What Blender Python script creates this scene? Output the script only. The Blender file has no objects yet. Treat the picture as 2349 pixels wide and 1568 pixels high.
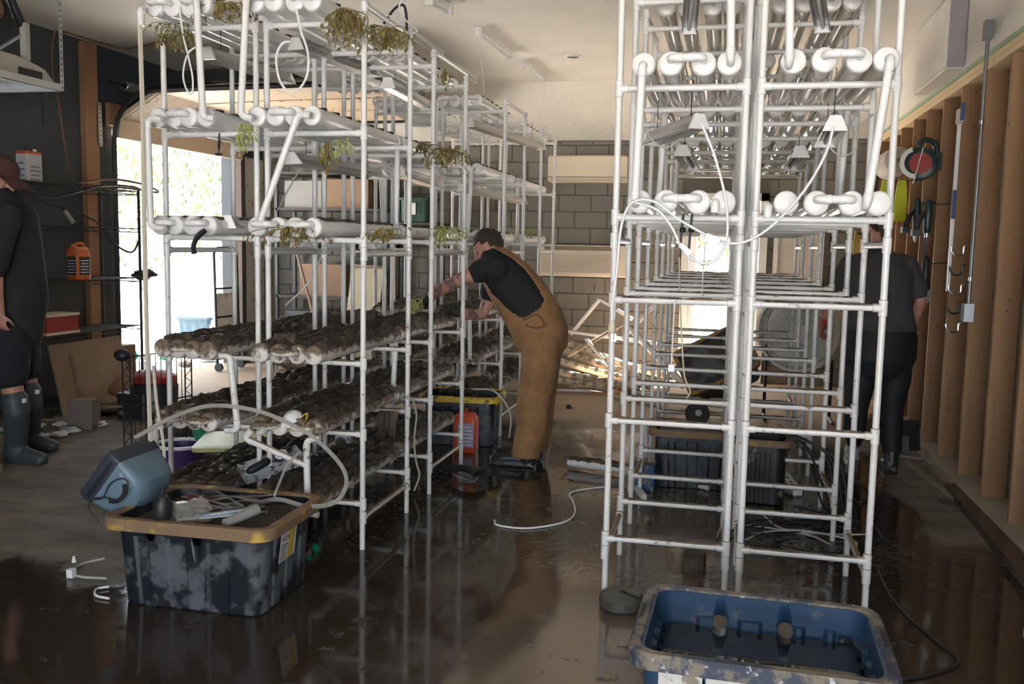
import bpy, math, random
from mathutils import Vector as V, Matrix as M, noise as NZ
R = random.Random(7)
S = bpy.context.scene
COL = S.collection
PI = math.pi
# ---------------------------------------------------------------- camera, sky, sun, lights, exposure
F, CX, CY, EYE = 2100.0, 1174.5, 784.0, 1.6
_ez = -V((-394, 19900, 2100)).normalized()
_ey = V((486, -212, 2100)); _ey = (_ey - _ey.dot(_ez)*_ez).normalized()
_ex = _ey.cross(_ez)
if _ex.x < 0: _ex = -_ex
cd = bpy.data.cameras.new('camera'); cam = bpy.data.objects.new('camera', cd); COL.objects.link(cam)
cd.sensor_width = 36; cd.lens = F/2349*36; cd.clip_end = 200
cam.matrix_world = M(((_ex.x, -_ex.y, -_ex.z, 0), (_ey.x, -_ey.y, -_ey.z, 0), (_ez.x, -_ez.y, -_ez.z, EYE), (0, 0, 0, 1)))
cd.dof.use_dof = False
S.camera = cam
S.view_settings.view_transform = 'Standard'; S.view_settings.look = 'None'
S.view_settings.gamma = 1; S.view_settings.use_curve_mapping = False
S.view_settings.exposure = 0.0
S.cycles.use_denoising = True
S.cycles.max_bounces = 7; S.cycles.diffuse_bounces = 4; S.cycles.glossy_bounces = 3
S.cycles.transmission_bounces = 4; S.cycles.transparent_max_bounces = 12
S.cycles.sample_clamp_indirect = 40; S.cycles.caustics_reflective = False; S.cycles.caustics_refractive = False
W = bpy.data.worlds.new('sky'); S.world = W; W.use_nodes = True
bg = W.node_tree.nodes['Background']; bg.inputs[0].default_value = (.80, .90, 1.0, 1); bg.inputs[1].default_value = 6.0
def light(name, kind, loc, target, energy, color, **k):
    l = bpy.data.lights.new(name, kind); l.energy = energy; l.color = color
    for a, b in k.items():
        if a != 'portal': setattr(l, a, b)
    o = bpy.data.objects.new(name, l); COL.objects.link(o); o.location = loc
    d = V(target) - V(loc); o.rotation_euler = d.to_track_quat('-Z', 'Y').to_euler()
    if k.get('portal'): l.cycles.is_portal = True
    return o
light('sun', 'SUN', (8, 20, 20), (8-7.2, 20-6.6, 20-9.2), 175.0, (1.0, .93, .83), angle=.01)
light('sky_portal', 'AREA', (-6.25, 9.5, 1.35), (0, 9.5, 1.35), 10, (1, 1, 1), shape='RECTANGLE', size=2.5, size_y=2.7, portal=True)
light('sky_portal', 'AREA', (0, 11.65, 1.14), (0, 0, 1.14), 10, (1, 1, 1), shape='RECTANGLE', size=1.1, size_y=2.3, portal=True)
# open door bay behind the camera lets cool daylight in
light('door_daylight', 'AREA', (.7, -2.6, 1.2), (.4, 5, 1.1), 130, (.80, .89, 1.0), shape='RECTANGLE', size=2.2, size_y=2.0)

def ray(u, v):
    d = V((u-CX, v-CY, F)); return V((d.dot(_ex), d.dot(_ey), d.dot(_ez)))
def FL(u, v, z=0.0):
    r = ray(u, v); return V((0, 0, EYE)) + r*((z-EYE)/r.z)
def AY(u, v, y):
    r = ray(u, v); return V((0, 0, EYE)) + r*(y/r.y)
def AX(u, v, x):
    r = ray(u, v); return V((0, 0, EYE)) + r*(x/r.x)

# ---------------------------------------------------------------- node helpers and materials
class N:
    def __init__(s, name):
        s.m = bpy.data.materials.new(name); s.m.use_nodes = True; s.t = s.m.node_tree
        s.t.nodes.clear(); s.out = s.n('ShaderNodeOutputMaterial')
    def n(s, typ, **k):
        x = s.t.nodes.new(typ)
        for a, b in k.items(): setattr(x, a, b)
        return x
    def set(s, sock, val):
        if isinstance(val, bpy.types.NodeSocket): s.t.links.new(val, sock)
        elif isinstance(val, (tuple, list)) and len(val) == 3 and sock.type == 'RGBA': sock.default_value = (*val, 1)
        else: sock.default_value = val
    def math(s, op, a, b=0.0, c=None, clamp=False):
        x = s.n('ShaderNodeMath', operation=op, use_clamp=clamp); s.set(x.inputs[0], a); s.set(x.inputs[1], b)
        if c is not None: s.set(x.inputs[2], c)
        return x.outputs[0]
    def noise(s, scale, detail=4, rough=.55, vec=None, dist=0.0, stretch=None):
        x = s.n('ShaderNodeTexNoise'); x.inputs['Scale'].default_value = scale; x.inputs['Detail'].default_value = detail
        x.inputs['Roughness'].default_value = rough; x.inputs['Distortion'].default_value = dist
        v = vec or s.pos()
        if stretch:
            mp = s.n('ShaderNodeMapping'); s.t.links.new(v, mp.inputs[0]); mp.inputs['Scale'].default_value = stretch; v = mp.outputs[0]
        s.t.links.new(v, x.inputs['Vector']); return x.outputs['Fac']
    def pos(s):
        if not hasattr(s, '_p'): s._p = s.n('ShaderNodeNewGeometry')
        return s._p.outputs['Position']
    def obj(s): return s.n('ShaderNodeTexCoord').outputs['Object']
    def nrm(s): s.pos(); return s._p.outputs['Normal']
    def xyz(s, v):
        x = s.n('ShaderNodeSeparateXYZ'); s.t.links.new(v, x.inputs[0]); return x.outputs
    def ss(s, v, a, b):
        x = s.n('ShaderNodeMapRange', interpolation_type='SMOOTHSTEP'); s.set(x.inputs[0], v)
        x.inputs[1].default_value = a; x.inputs[2].default_value = b; return x.outputs[0]
    def mix(s, f, a, b):
        x = s.n('ShaderNodeMix', data_type='RGBA'); s.set(x.inputs[0], f); s.set(x.inputs[6], a); s.set(x.inputs[7], b); return x.outputs[2]
    def mixf(s, f, a, b):
        x = s.n('ShaderNodeMix', data_type='FLOAT'); s.set(x.inputs[0], f); s.set(x.inputs[2], a); s.set(x.inputs[3], b); return x.outputs[0]
    def bump(s, h, strength=.3, dist=.01):
        x = s.n('ShaderNodeBump'); s.set(x.inputs['Height'], h); x.inputs['Strength'].default_value = strength; x.inputs['Distance'].default_value = dist
        return x.outputs[0]
    def bsdf(s, col, rough=.5, metal=0.0, normal=None, spec=None, **k):
        x = s.n('ShaderNodeBsdfPrincipled'); s.set(x.inputs['Base Color'], col); s.set(x.inputs['Roughness'], rough); s.set(x.inputs['Metallic'], metal)
        if normal is not None: s.set(x.inputs['Normal'], normal)
        if spec is not None: s.set(x.inputs['Specular IOR Level'], spec)
        for a, b in k.items(): s.set(x.inputs[a.replace('_', ' ')], b)
        return x.outputs[0]
    def done(s, sh): s.t.links.new(sh, s.out.inputs[0]); return s.m

MUD = (.060, .042, .030); DIRT = (.30, .215, .14); SILT = (.24, .185, .135)
def plain(name, col, rough=.5, metal=0.0, var=.12, scale=9, bump=0.0, dirt=0.0, dcol=SILT, dscale=7):
    """one-colour material with a little value noise, optional mud stains"""
    n = N(name); f = n.noise(scale, 5)
    c = n.mix(f, tuple(x*(1-var) for x in col), tuple(min(1, x*(1+var)) for x in col)); r = rough
    if dirt > 0:
        m = n.ss(n.noise(dscale, 7, .65), .62-dirt*.35, .70-dirt*.30)
        c = n.mix(m, c, dcol); r = n.mixf(m, rough, .75)
    return n.done(n.bsdf(c, r, metal, n.bump(n.noise(scale*9, 3), bump, .004) if bump else None))

def pvc_mat(name='white_pvc'):
    n = N(name); z = n.xyz(n.pos())[2]; up = n.xyz(n.nrm())[2]
    low = n.math('SUBTRACT', 1.0, n.ss(z, 1.2, 1.8))
    a = n.noise(26, 8, .7); b = n.noise(5, 4); f = n.noise(120, 3)
    sp = n.math('MULTIPLY', n.ss(n.math('ADD', a, n.math('MULTIPLY', b, .5)), .84, .96), n.mixf(low, .12, 1.0))
    top = n.math('MULTIPLY', n.ss(up, .45, .85), n.math('MULTIPLY', low, n.ss(a, .26, .42)))
    film = n.math('MULTIPLY', low, n.math('MULTIPLY', b, .28))
    mask = n.math('MAXIMUM', n.math('MAXIMUM', sp, top), film, clamp=True)
    c = n.mix(mask, (.76, .752, .745), n.mix(f, DIRT, (.17, .12, .08)))
    return n.done(n.bsdf(c, n.mixf(mask, .28, .7), 0, n.bump(n.math('MULTIPLY', mask, a), .25, .004)))
def muddy_pvc():
    n = N('mud_coated_pvc'); up = n.xyz(n.nrm())[2]; a = n.noise(16, 8, .7); b = n.noise(4, 4); c = n.noise(70, 4, .7)
    m = n.ss(n.math('ADD', n.math('MULTIPLY', up, .34), n.math('ADD', a, n.math('MULTIPLY', b, .35))), .60, .74)
    col = n.mix(m, n.mix(n.math('MULTIPLY', b, .5), (.74, .71, .67), (.42, .33, .24)), n.mix(n.ss(c, .35, .65), (.235, .17, .115), (.105, .072, .048)))
    return n.done(n.bsdf(col, n.mixf(m, .4, .6), 0, n.bump(n.math('MULTIPLY', m, n.math('ADD', a, c)), .5, .01)))
def mud_mat(name, c1, c2, wet=.25):
    n = N(name); a = n.noise(14, 8, .65); b = n.noise(60, 5, .7)
    c = n.mix(n.ss(a, .35, .7), c1, c2)
    r = n.mixf(n.ss(b, .35, .6), wet, .75)
    return n.done(n.bsdf(c, r, 0, n.bump(n.math('ADD', a, n.math('MULTIPLY', b, .6)), .8, .02)))
def wood_mat(name, c1, c2, axis=2, scale=5, rough=.7, dirt=0):
    n = N(name); st = [14, 14, 14]; st[axis] = .7
    f = n.noise(scale*.6, 6, .6, n.obj(), .6, st); g = n.noise(1.3, 2, .5, n.pos())
    k = n.n('ShaderNodeTexVoronoi'); k.inputs['Scale'].default_value = 7.0
    mp = n.n('ShaderNodeMapping'); s2 = [2, 2, 2]; s2[axis] = 1.1; mp.inputs['Scale'].default_value = s2
    n.t.links.new(n.pos(), mp.inputs[0]); n.t.links.new(mp.outputs[0], k.inputs['Vector'])
    knot = n.math('SUBTRACT', 1.0, n.ss(k.outputs['Distance'], .05, .10))
    c = n.mix(n.math('ADD', n.math('MULTIPLY', f, .8), n.math('MULTIPLY', g, .25)), c1, c2)
    c = n.mix(n.math('MULTIPLY', knot, .85), c, tuple(x*.22 for x in c1))
    if dirt: c = n.mix(n.math('MULTIPLY', n.ss(n.noise(4, 6), .45, .6), dirt), c, DIRT)
    return n.done(n.bsdf(c, rough))
def clear_mat(name, tint=(.86, .83, .79), a=.16, rough=.06):
    n = N(name); tr = n.n('ShaderNodeBsdfTransparent'); n.set(tr.inputs[0], tint)
    lw = n.n('ShaderNodeLayerWeight'); lw.inputs[0].default_value = .42
    gl = n.bsdf((.55, .52, .48), rough, 0)
    f = n.math('ADD', n.math('MULTIPLY', lw.outputs['Facing'], .62), a, clamp=True)
    ms = n.n('ShaderNodeMixShader'); n.t.links.new(f, ms.inputs[0]); n.t.links.new(tr.outputs[0], ms.inputs[1]); n.t.links.new(gl, ms.inputs[2])
    return n.done(ms.outputs[0])

PVC = pvc_mat()
CAPW = pvc_mat('white_cap')
MPVC = muddy_pvc()
CLEAR = clear_mat('clear_plastic_tube')
VINYL = clear_mat('clear_vinyl_hose', (.75, .73, .68), .35, .2)
MUDM = mud_mat('wet_mud', (.042, .029, .020), (.125, .088, .058), .14)
MUDL = mud_mat('drying_mud', (.15, .115, .082), (.27, .21, .155), .5)
BLACK = plain('black_plastic', (.018, .018, .02), .4, 0, .2, 12, 0, .12)
BLK = plain('black_rubber', (.014, .014, .016), .5)
DARKM = plain('dark_metal', (.04, .04, .042), .4, .6)
STEEL = plain('galvanised_steel', (.42, .45, .48), .35, .9, .15)
CHROME = plain('chrome_wire', (.6, .6, .58), .25, .9)
WHITE = plain('white_enamel', (.78, .77, .76), .4, 0, .04, 5)
CREAM = plain('cream_plastic', (.70, .61, .48), .45, 0, .08, 3)
CORDW = plain('white_cord', (.74, .74, .74), .45, 0, .05, 5)
CORDB = plain('black_cord', (.02, .02, .02), .5)
CORDO = plain('brown_hose', (.16, .075, .04), .5)
BLUEG = plain('blue_grey_plastic', (.12, .185, .24), .45, 0, .05, 8)
NAVY = plain('dark_navy_plastic', (.030, .036, .052), .45, 0, .1)
YELM = plain('muddy_yellow_plastic', (.46, .28, .032), .45, 0, .12, 8, 0, .78, (.21, .135, .075), 8)
YEL = plain('yellow_plastic', (.62, .43, .03), .4, 0, .1, 8, 0, .35, MUD)
TOTEB = plain('black_tote_plastic', (.012, .014, .020), .38, 0, .2, 10, 0, .46, (.085, .095, .108), 5)
ORANGE = plain('orange_plastic', (.62, .16, .04), .45, 0, .1, 8)
RED = plain('red_paint', (.30, .022, .015), .4)
GREEN = plain('green_plastic', (.0, .20, .10), .4)
BLUEP = plain('blue_plastic', (.05, .13, .26), .5, 0, .1, 8)
BLUEC = plain('blue_carton', (.015, .09, .22), .6, 0, .15, 8, 0, .3, SILT, 18)
TEAL = plain('dark_teal_plastic', (.012, .035, .036), .4)
CARD = plain('cardboard', (.22, .14, .085), .8, 0, .12, 7)
PAPER = plain('white_paper', (.7, .7, .7), .7)
STUDM = wood_mat('stud_timber', (.20, .105, .048), (.34, .195, .098), 2)
PLATE = wood_mat('plate_timber', (.60, .44, .26), (.74, .57, .36), 1)
OLDW = wood_mat('weathered_timber', (.13, .09, .06), (.24, .17, .11), 1, 5, .8, .5)
JAMB = wood_mat('jamb_timber', (.25, .13, .065), (.38, .21, .11), 2)
PLYW = wood_mat('muddy_plywood', (.20, .14, .085), (.28, .20, .13), 2, 4, .8, .6)
PLANT = plain('withered_leaf', (.20, .15, .045), .8, 0, .4, 40)
PLANTG = plain('pale_green_leaf', (.36, .38, .13), .7, 0, .3, 40)
SKIN = plain('skin', (.44, .22, .165), .5, 0, .12, 14)
HAIRB = plain('dark_brown_hair', (.035, .021, .014), .6, 0, .4, 70, .6)
CLOTHB = plain('black_cotton', (.012, .012, .014), .9, 0, .25, 60, .2)
CLOTHG = plain('charcoal_cotton', (.045, .041, .043), .9, 0, .2, 60, .2)
CLOTHK = plain('faded_black_cotton', (.016, .016, .017), .9, 0, .2, 60, .2)
NAVYC = plain('navy_twill', (.010, .010, .016), .9, 0, .2, 50, .2)
LEGG = plain('black_leggings', (.006, .006, .008), .7)
RUBB = plain('grey_rubber_boot', (.045, .052, .058), .5, 0, .1)
DUCK = None
def duck_mat():
    n = N('brown_duck_canvas'); a = n.noise(7, 6, .6); b = n.noise(220, 2)
    c = n.mix(n.ss(a, .3, .7), (.235, .122, .050), (.32, .172, .074))
    return n.done(n.bsdf(c, .9, 0, n.bump(n.math('ADD', n.math('MULTIPLY', n.noise(9, 3, .5, None, 1.5), 1.0), n.math('MULTIPLY', b, .05)), .7, .03)))
DUCK = duck_mat()
SEAM = plain('pale_seam_thread', (.62, .47, .29), .9)

# ---------------------------------------------------------------- mesh helpers
def frame(t, ref=None):
    t = t.normalized(); r = V(ref) if ref is not None else (V((0, 0, 1)) if abs(t.z) < .9 else V((1, 0, 0)))
    a = (r - r.dot(t)*t).normalized(); return a, t.cross(a)
class MB:
    def __init__(s): s.v = []; s.f = []; s.mi = []; s.cm = 0
    def add(s, vs, fs):
        o = len(s.v); s.v += [tuple(p) for p in vs]; s.f += [tuple(i+o for i in f) for f in fs]; s.mi += [s.cm]*len(fs); return s
    def box(s, c, d, rot=None):
        c = V(c); h = V(d)/2; rot = rot or M.Identity(3)
        vs = [c + rot @ V((x*h.x, y*h.y, z*h.z)) for x in (-1, 1) for y in (-1, 1) for z in (-1, 1)]
        return s.add(vs, [(0, 1, 3, 2), (4, 6, 7, 5), (0, 4, 5, 1), (2, 3, 7, 6), (0, 2, 6, 4), (1, 5, 7, 3)])
    def bar(s, a, b, w, h, up=None):
        a, b = V(a), V(b); t = b-a; p, q = frame(t, up)
        rot = M((t.normalized(), q, p)).transposed()
        return s.box((a+b)/2, (t.length, w, h), rot)
    def loft(s, rings, caps=True, closed=False):
        n = len(rings[0]); vs = [p for r in rings for p in r]; fs = []
        for i in range(len(rings)-1 + (1 if closed else 0)):
            j = (i+1) % len(rings)
            for k in range(n): fs.append((i*n+k, i*n+(k+1) % n, j*n+(k+1) % n, j*n+k))
        if caps and not closed: fs += [tuple(range(n-1, -1, -1)), tuple((len(rings)-1)*n+k for k in range(n))]
        return s.add(vs, fs)
    def tube(s, pts, r, n=8, caps=True):
        pts = [V(p) for p in pts]; rs = r if isinstance(r, (list, tuple)) else [r]*len(pts); rings = []; a = None
        for i, p in enumerate(pts):
            t = (pts[min(i+1, len(pts)-1)]-pts[max(i-1, 0)])
            if t.length < 1e-9: t = V((0, 0, 1))
            a, b = frame(t, a)
            rings.append([p + (a*math.cos(2*PI*k/n)+b*math.sin(2*PI*k/n))*rs[i] for k in range(n)])
        return s.loft(rings, caps)
    def lathe(s, prof, c=(0, 0, 0), axis=(0, 0, 1), n=20, caps=True):
        c = V(c); ax = V(axis).normalized(); a, b = frame(ax)
        return s.loft([[c+ax*z+(a*math.cos(2*PI*k/n)+b*math.sin(2*PI*k/n))*max(r, 1e-4) for k in range(n)] for r, z in prof], caps)
    def ball(s, c, r, n=12, rot=None):
        r = V(r) if isinstance(r, (tuple, list, V)) else V((r, r, r)); c = V(c); rot = rot or M.Identity(3); rings = []
        for i in range(1, n//2+3):
            th = PI*(i-.6)/(n//2+1.8)
            rings.append([c+rot @ V((r.x*math.sin(th)*math.cos(2*PI*k/n), r.y*math.sin(th)*math.sin(2*PI*k/n), r.z*math.cos(th))) for k in range(n)])
        return s.loft(rings)
    def limb(s, pts, rads, side=(0, 1, 0), n=16):
        """rounded elliptical tube: rads = (along side, across)"""
        pts = [V(p) for p in pts]; rings = []; sd = V(side)
        for i, p in enumerate(pts):
            t = (pts[min(i+1, len(pts)-1)]-pts[max(i-1, 0)]).normalized()
            a = (sd-sd.dot(t)*t).normalized(); b = t.cross(a); ra, rb = rads[i] if isinstance(rads[i], (tuple, list)) else (rads[i], rads[i])
            mk = lambda q, k_: [q+(a*math.cos(2*PI*k/n)*ra+b*math.sin(2*PI*k/n)*rb)*k_ for k in range(n)]
            m = min(ra, rb)
            if i == 0: rings += [mk(p-t*m*.9, .35), mk(p-t*m*.6, .75)]
            rings.append(mk(p, 1))
            if i == len(pts)-1: rings += [mk(p+t*m*.6, .75), mk(p+t*m*.9, .35)]
        return s.loft(rings)
    def mesh(s, name, mats, smooth=True, ang=40):
        me = bpy.data.meshes.new(name); me.from_pydata(s.v, [], s.f)
        for m in (mats if isinstance(mats, (list, tuple)) else [mats]): me.materials.append(m)
        if s.cm or any(s.mi): me.polygons.foreach_set('material_index', s.mi)
        if smooth:
            me.polygons.foreach_set('use_smooth', [True]*len(me.polygons)); me.update()
            me.set_sharp_from_angle(angle=math.radians(ang))
        me.update(); return me
    def obj(s, name, mats, parent=None, smooth=True, ang=40): return put(name, s.mesh(name, mats, smooth, ang), parent)
ROOTM = {}
def put(name, me, parent=None, mw=None):
    o = bpy.data.objects.new(name, me); COL.objects.link(o)
    if mw is not None: o.matrix_basis = mw; ROOTM[o.name] = mw
    if parent: adopt(o, parent)
    return o
def gm(o):
    return ROOTM.get(o.name, M.Identity(4))
def adopt(o, parent):
    o.parent = parent; o.matrix_parent_inverse = gm(parent).inverted()
def thing(name, label, cat, loc=(0, 0, 0), group=None, rz=0):
    o = bpy.data.objects.new(name, None); COL.objects.link(o); o.location = loc; o.rotation_euler = (0, 0, rz); o.empty_display_size = .1
    ROOTM[o.name] = M.Translation(V(loc)) @ M.Rotation(rz, 4, 'Z')
    return tag(o, label, cat, group)
def tag(o, label, cat, group=None):
    o['label'] = label; o['category'] = cat
    if group: o['group'] = group
    return o
def struct(o): o['kind'] = 'structure'; return o
def stuff(o): o['kind'] = 'stuff'; return o
def remesh(mb, name, mat, vox=.012, sm=6, parent=None):
    me = mb.mesh(name+'_raw', mat, False); o = bpy.data.objects.new('tmp', me); COL.objects.link(o)
    r = o.modifiers.new('r', 'REMESH'); r.mode = 'VOXEL'; r.voxel_size = vox; r.use_smooth_shade = True
    if sm:
        q = o.modifiers.new('s', 'SMOOTH'); q.iterations = sm; q.factor = .5
    dg = bpy.context.evaluated_depsgraph_get(); dg.update()
    out = bpy.data.meshes.new_from_object(o.evaluated_get(dg)); out.name = name
    bpy.data.objects.remove(o); bpy.data.meshes.remove(me)
    if not out.materials: out.materials.append(mat)
    return put(name, out, parent)
def boolean_cut(o, cutter):
    c = bpy.data.objects.new('cut', cutter); COL.objects.link(c)
    b = o.modifiers.new('b', 'BOOLEAN'); b.object = c; b.operation = 'DIFFERENCE'; b.solver = 'EXACT'
    dg = bpy.context.evaluated_depsgraph_get(); dg.update()
    me = bpy.data.meshes.new_from_object(o.evaluated_get(dg)); old = o.data; o.modifiers.clear(); me.name = old.name; o.data = me
    bpy.data.objects.remove(c)
def fillet(pts, r, seg=4):
    """round the corners of a polyline"""
    pts = [V(p) for p in pts]; out = [pts[0]]
    for i in range(1, len(pts)-1):
        a, b, c = pts[i-1], pts[i], pts[i+1]; d1 = (a-b); d2 = (c-b); q = min(r, d1.length*.49, d2.length*.49)
        p0 = b+d1.normalized()*q; p2 = b+d2.normalized()*q
        out += [(1-t)**2*p0+2*t*(1-t)*b+t*t*p2 for t in [k/seg for k in range(seg+1)]]
    return out+[pts[-1]]
def smooth_path(pts, seg=6):
    """Catmull-Rom through the points"""
    p = [V(q) for q in pts]; p = [p[0]*2-p[1]]+p+[p[-1]*2-p[-2]]; out = []
    for i in range(1, len(p)-2):
        for k in range(seg):
            t = k/seg; a, b, c, d = p[i-1:i+3]
            out.append(.5*((2*b)+(c-a)*t+(2*a-5*b+4*c-d)*t*t+(3*b-a-3*c+d)*t**3))
    return out+[p[-2]]
def cable(name, label, cat, pts, r, mat, group=None, seg=6, parent=None):
    o = MB().tube(smooth_path(pts, seg), r, 6).obj(name, mat, parent)
    if not parent: tag(o, label, cat, group)
    return o
# ---------------------------------------------------------------- the setting
XL, XR, YB, CZ = -6.1, 1.66, 11.4, 3.48
def floor_mat():
    n = N('flooded_concrete'); x, y, z = n.xyz(n.pos()); nz = n.noise(1.1, 6, .6); n2 = n.noise(6, 7, .65); n3 = n.noise(22, 6, .7)
    wob = n.math('MULTIPLY', n.math('SUBTRACT', nz, .5), 1.6)
    near = n.ss(n.math('ADD', y, wob), 3.75, 3.45)
    mid = n.math('MULTIPLY', n.ss(n.math('ADD', x, wob), -2.75, -2.45), n.ss(n.math('ADD', y, wob), 8.3, 7.7))
    strip = n.math('MULTIPLY', n.ss(n.math('ADD', x, n.math('MULTIPLY', wob, .3)), 1.12, 1.22), n.ss(y, 5.0, 5.6))
    wet = n.math('MULTIPLY', n.math('MAXIMUM', near, mid), n.math('SUBTRACT', 1.0, strip))
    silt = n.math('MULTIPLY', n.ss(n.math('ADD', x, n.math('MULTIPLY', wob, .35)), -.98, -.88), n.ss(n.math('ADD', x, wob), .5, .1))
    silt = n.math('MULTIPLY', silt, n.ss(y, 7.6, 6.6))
    mudp = n.ss(n.math('ADD', n2, n.math('MULTIPLY', nz, .5)), .88, .95)     # lumps of settled mud in the water
    streak = n.noise(2.2, 9, .72, None, 0, (1, 1.7, 1))
    dryc = n.mix(n.ss(streak, .35, .68), (.10, .080, .062), (.235, .195, .155))
    dryc = n.mix(n.math('MULTIPLY', n.ss(y, 7.6, 9), .9), dryc, n.mix(n2, (.30, .21, .135), (.44, .32, .21)))
    dark = n.ss(n.noise(5, 5, .6, None, .8, (1, 2.2, 1)), .66, .70)
    dryc = n.mix(n.math('MULTIPLY', dark, .75), dryc, (.055, .042, .032))
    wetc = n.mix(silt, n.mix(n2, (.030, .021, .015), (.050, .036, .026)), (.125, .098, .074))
    wetc = n.mix(n.math('MULTIPLY', mudp, .7), wetc, (.050, .037, .027))
    c = n.mix(wet, dryc, wetc)
    r = n.mixf(wet, n.mixf(dark, .75, .35), n.mixf(mudp, n.mixf(n.ss(n2, .3, .7), .04, .13), n.mixf(n3, .15, .6)))
    spk = n.math('MULTIPLY', n.ss(n.math('ADD', n3, n.math('MULTIPLY', nz, .35)), .74, .80), n.math('MULTIPLY', mid, n.ss(y, 4.1, 4.6)))
    c = n.mix(n.math('MULTIPLY', spk, .8), c, (.065, .050, .036)); r = n.mixf(spk, r, .35)
    h = n.mixf(wet, n.math('MULTIPLY', n2, .5), n.math('ADD', n.math('MULTIPLY', spk, n.math('MULTIPLY', n3, .6)), n.math('MULTIPLY', mudp, n.math('ADD', n3, .4))))
    return n.done(n.bsdf(c, r, 0, n.bump(h, .35, .03), .6))
def wall_paint(name, c1, stain=None, sc=3, bd=.006, bs=60):
    n = N(name); f = n.noise(sc, 5); c = n.mix(f, tuple(x*.86 for x in c1), tuple(x*1.1 for x in c1)); z = n.xyz(n.pos())[2]
    if stain:
        m = n.math('SUBTRACT', 1.0, n.ss(n.math('ADD', z, n.math('MULTIPLY', f, .5)), 1.0, 1.5)); c = n.mix(n.math('MULTIPLY', m, .7), c, stain)
    return n.done(n.bsdf(c, .75, 0, n.bump(n.noise(bs, 5, .7), .3, bd)))
CEILM = wall_paint('textured_white_ceiling', (.80, .77, .72), None, 2, .05, 26)
DRYW = wall_paint('white_drywall', (.70, .67, .63))
SLATE = wall_paint('dark_slate_paint', (.050, .058, .068), (.075, .062, .05))
BLOCKM = wall_paint('painted_block', (.20, .19, .17), (.165, .142, .112))
SHEATH = plain('brown_sheathing', (.26, .20, .135), .85, 0, .15, 3)
CONC = plain('pale_concrete', (.36, .31, .25), .85, 0, .15, 6, .2)
GRN = plain('green_drywall_edge', (.34, .46, .32), .8)
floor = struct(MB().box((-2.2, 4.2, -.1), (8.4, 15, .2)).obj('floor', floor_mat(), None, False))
struct(MB().box((-2.2, 3.8, CZ+.05), (8.4, 13.6, .1)).add([(-6.4, 10.6, CZ), (2, 10.6, CZ), (2, 11.6, 2.78), (-6.4, 11.6, 2.78), (-6.4, 10.6, CZ+.1), (2, 10.6, CZ+.1), (2, 11.6, 2.9), (-6.4, 11.6, 2.9)], [(0, 1, 2, 3), (7, 6, 5, 4), (0, 4, 5, 1), (3, 2, 6, 7), (0, 3, 7, 4), (1, 5, 6, 2)]).obj('ceiling', CEILM, None, False))
# left wall with the garage door opening y 8.3 .. 10.72, z 0 .. 2.69
wl = MB()
for y0, y1, z0, z1 in ((-3.2, 8.3, 0, CZ), (8.3, 10.72, 2.69, CZ), (10.72, YB+.2, 0, CZ)): wl.box((XL-.1, (y0+y1)/2, (z0+z1)/2), (.2, y1-y0, z1-z0))
wall_left = struct(wl.obj('wall_left', SLATE, None, False))
MB().box((XL+.03, 7.93, 1.74), (.06, .19, 3.44)).obj('jamb_board', JAMB, wall_left)
MB().box((XL+.03, 9.5, 2.83), (.05, 2.6, .22)).obj('header_board', JAMB, wall_left)
MB().box((XL+.04, 10.77, 1.32), (.08, .10, 2.64)).obj('jamb_board', plain('dark_brown_trim', (.06, .04, .028), .7), wall_left)
MB().box((XL+.03, 11.10, 1.35), (.05, .50, 2.62)).obj('white_panel', plain('stained_white_panel', (.55, .52, .47), .6, 0, .08, 4, 0, .2), wall_left)
# front wall behind the camera with its own open bay
wf = MB()
for x0, x1, z0, z1 in ((-6.4, -3, 0, CZ), (1.4, 2, 0, CZ), (-3, 1.4, 2.7, CZ)): wf.box(((x0+x1)/2, -3.0, (z0+z1)/2), (x1-x0, .2, z1-z0))
struct(wf.obj('wall_front', SLATE, None, False))
# back wall: mortar plane plus every block, with the doorway x -.50 .. .50, z 0 .. 2.26
DX0, DX1, DZ = -.50, .50, 2.27
wb = MB()
for x0, x1, z0, z1 in ((XL-.2, DX0, 0, 2.905), (DX1, 2, 0, 2.905), (DX0, DX1, DZ, 2.905)): wb.box(((x0+x1)/2, YB+.11, (z0+z1)/2), (x1-x0, .18, z1-z0))
wall_back = struct(wb.obj('wall_back', plain('mortar', (.145, .135, .118), .9), None, False))
BLK_CACHE = {}
for c in range(15):
    z0 = c*.2032; z1 = min(z0+.2032, 2.90)
    x = XL - (.203 if c % 2 else 0)
    while x < 1.68:
        a, b = max(x, XL), min(x+.4064, 1.68); segs = [(a, b)]
        if z0 < DZ-.02 and b > DX0 and a < DX1:
            segs = [(p, q) for p, q in ((a, min(b, DX0)), (max(a, DX1), b)) if q-p > .03]
        for p, q in segs:
            w, h = round(q-p-.009, 3), round(z1-z0-.009, 3)
            if w < .03 or h < .03: continue
            if (w, h) not in BLK_CACHE:
                e = .006; BLK_CACHE[w, h] = MB().loft([[(sx*(w/2-i), yy, sz*(h/2-i)) for sx, sz in ((-1, -1), (1, -1), (1, 1), (-1, 1))] for i, yy in ((0, .02), (0, -.004), (e, -.010))]).mesh('block', BLOCKM, False)
            put('block', BLK_CACHE[w, h], wall_back, M.Translation((p+(q-p)/2, YB+.016, (z0+z1)/2)))
        x += .4064
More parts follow.
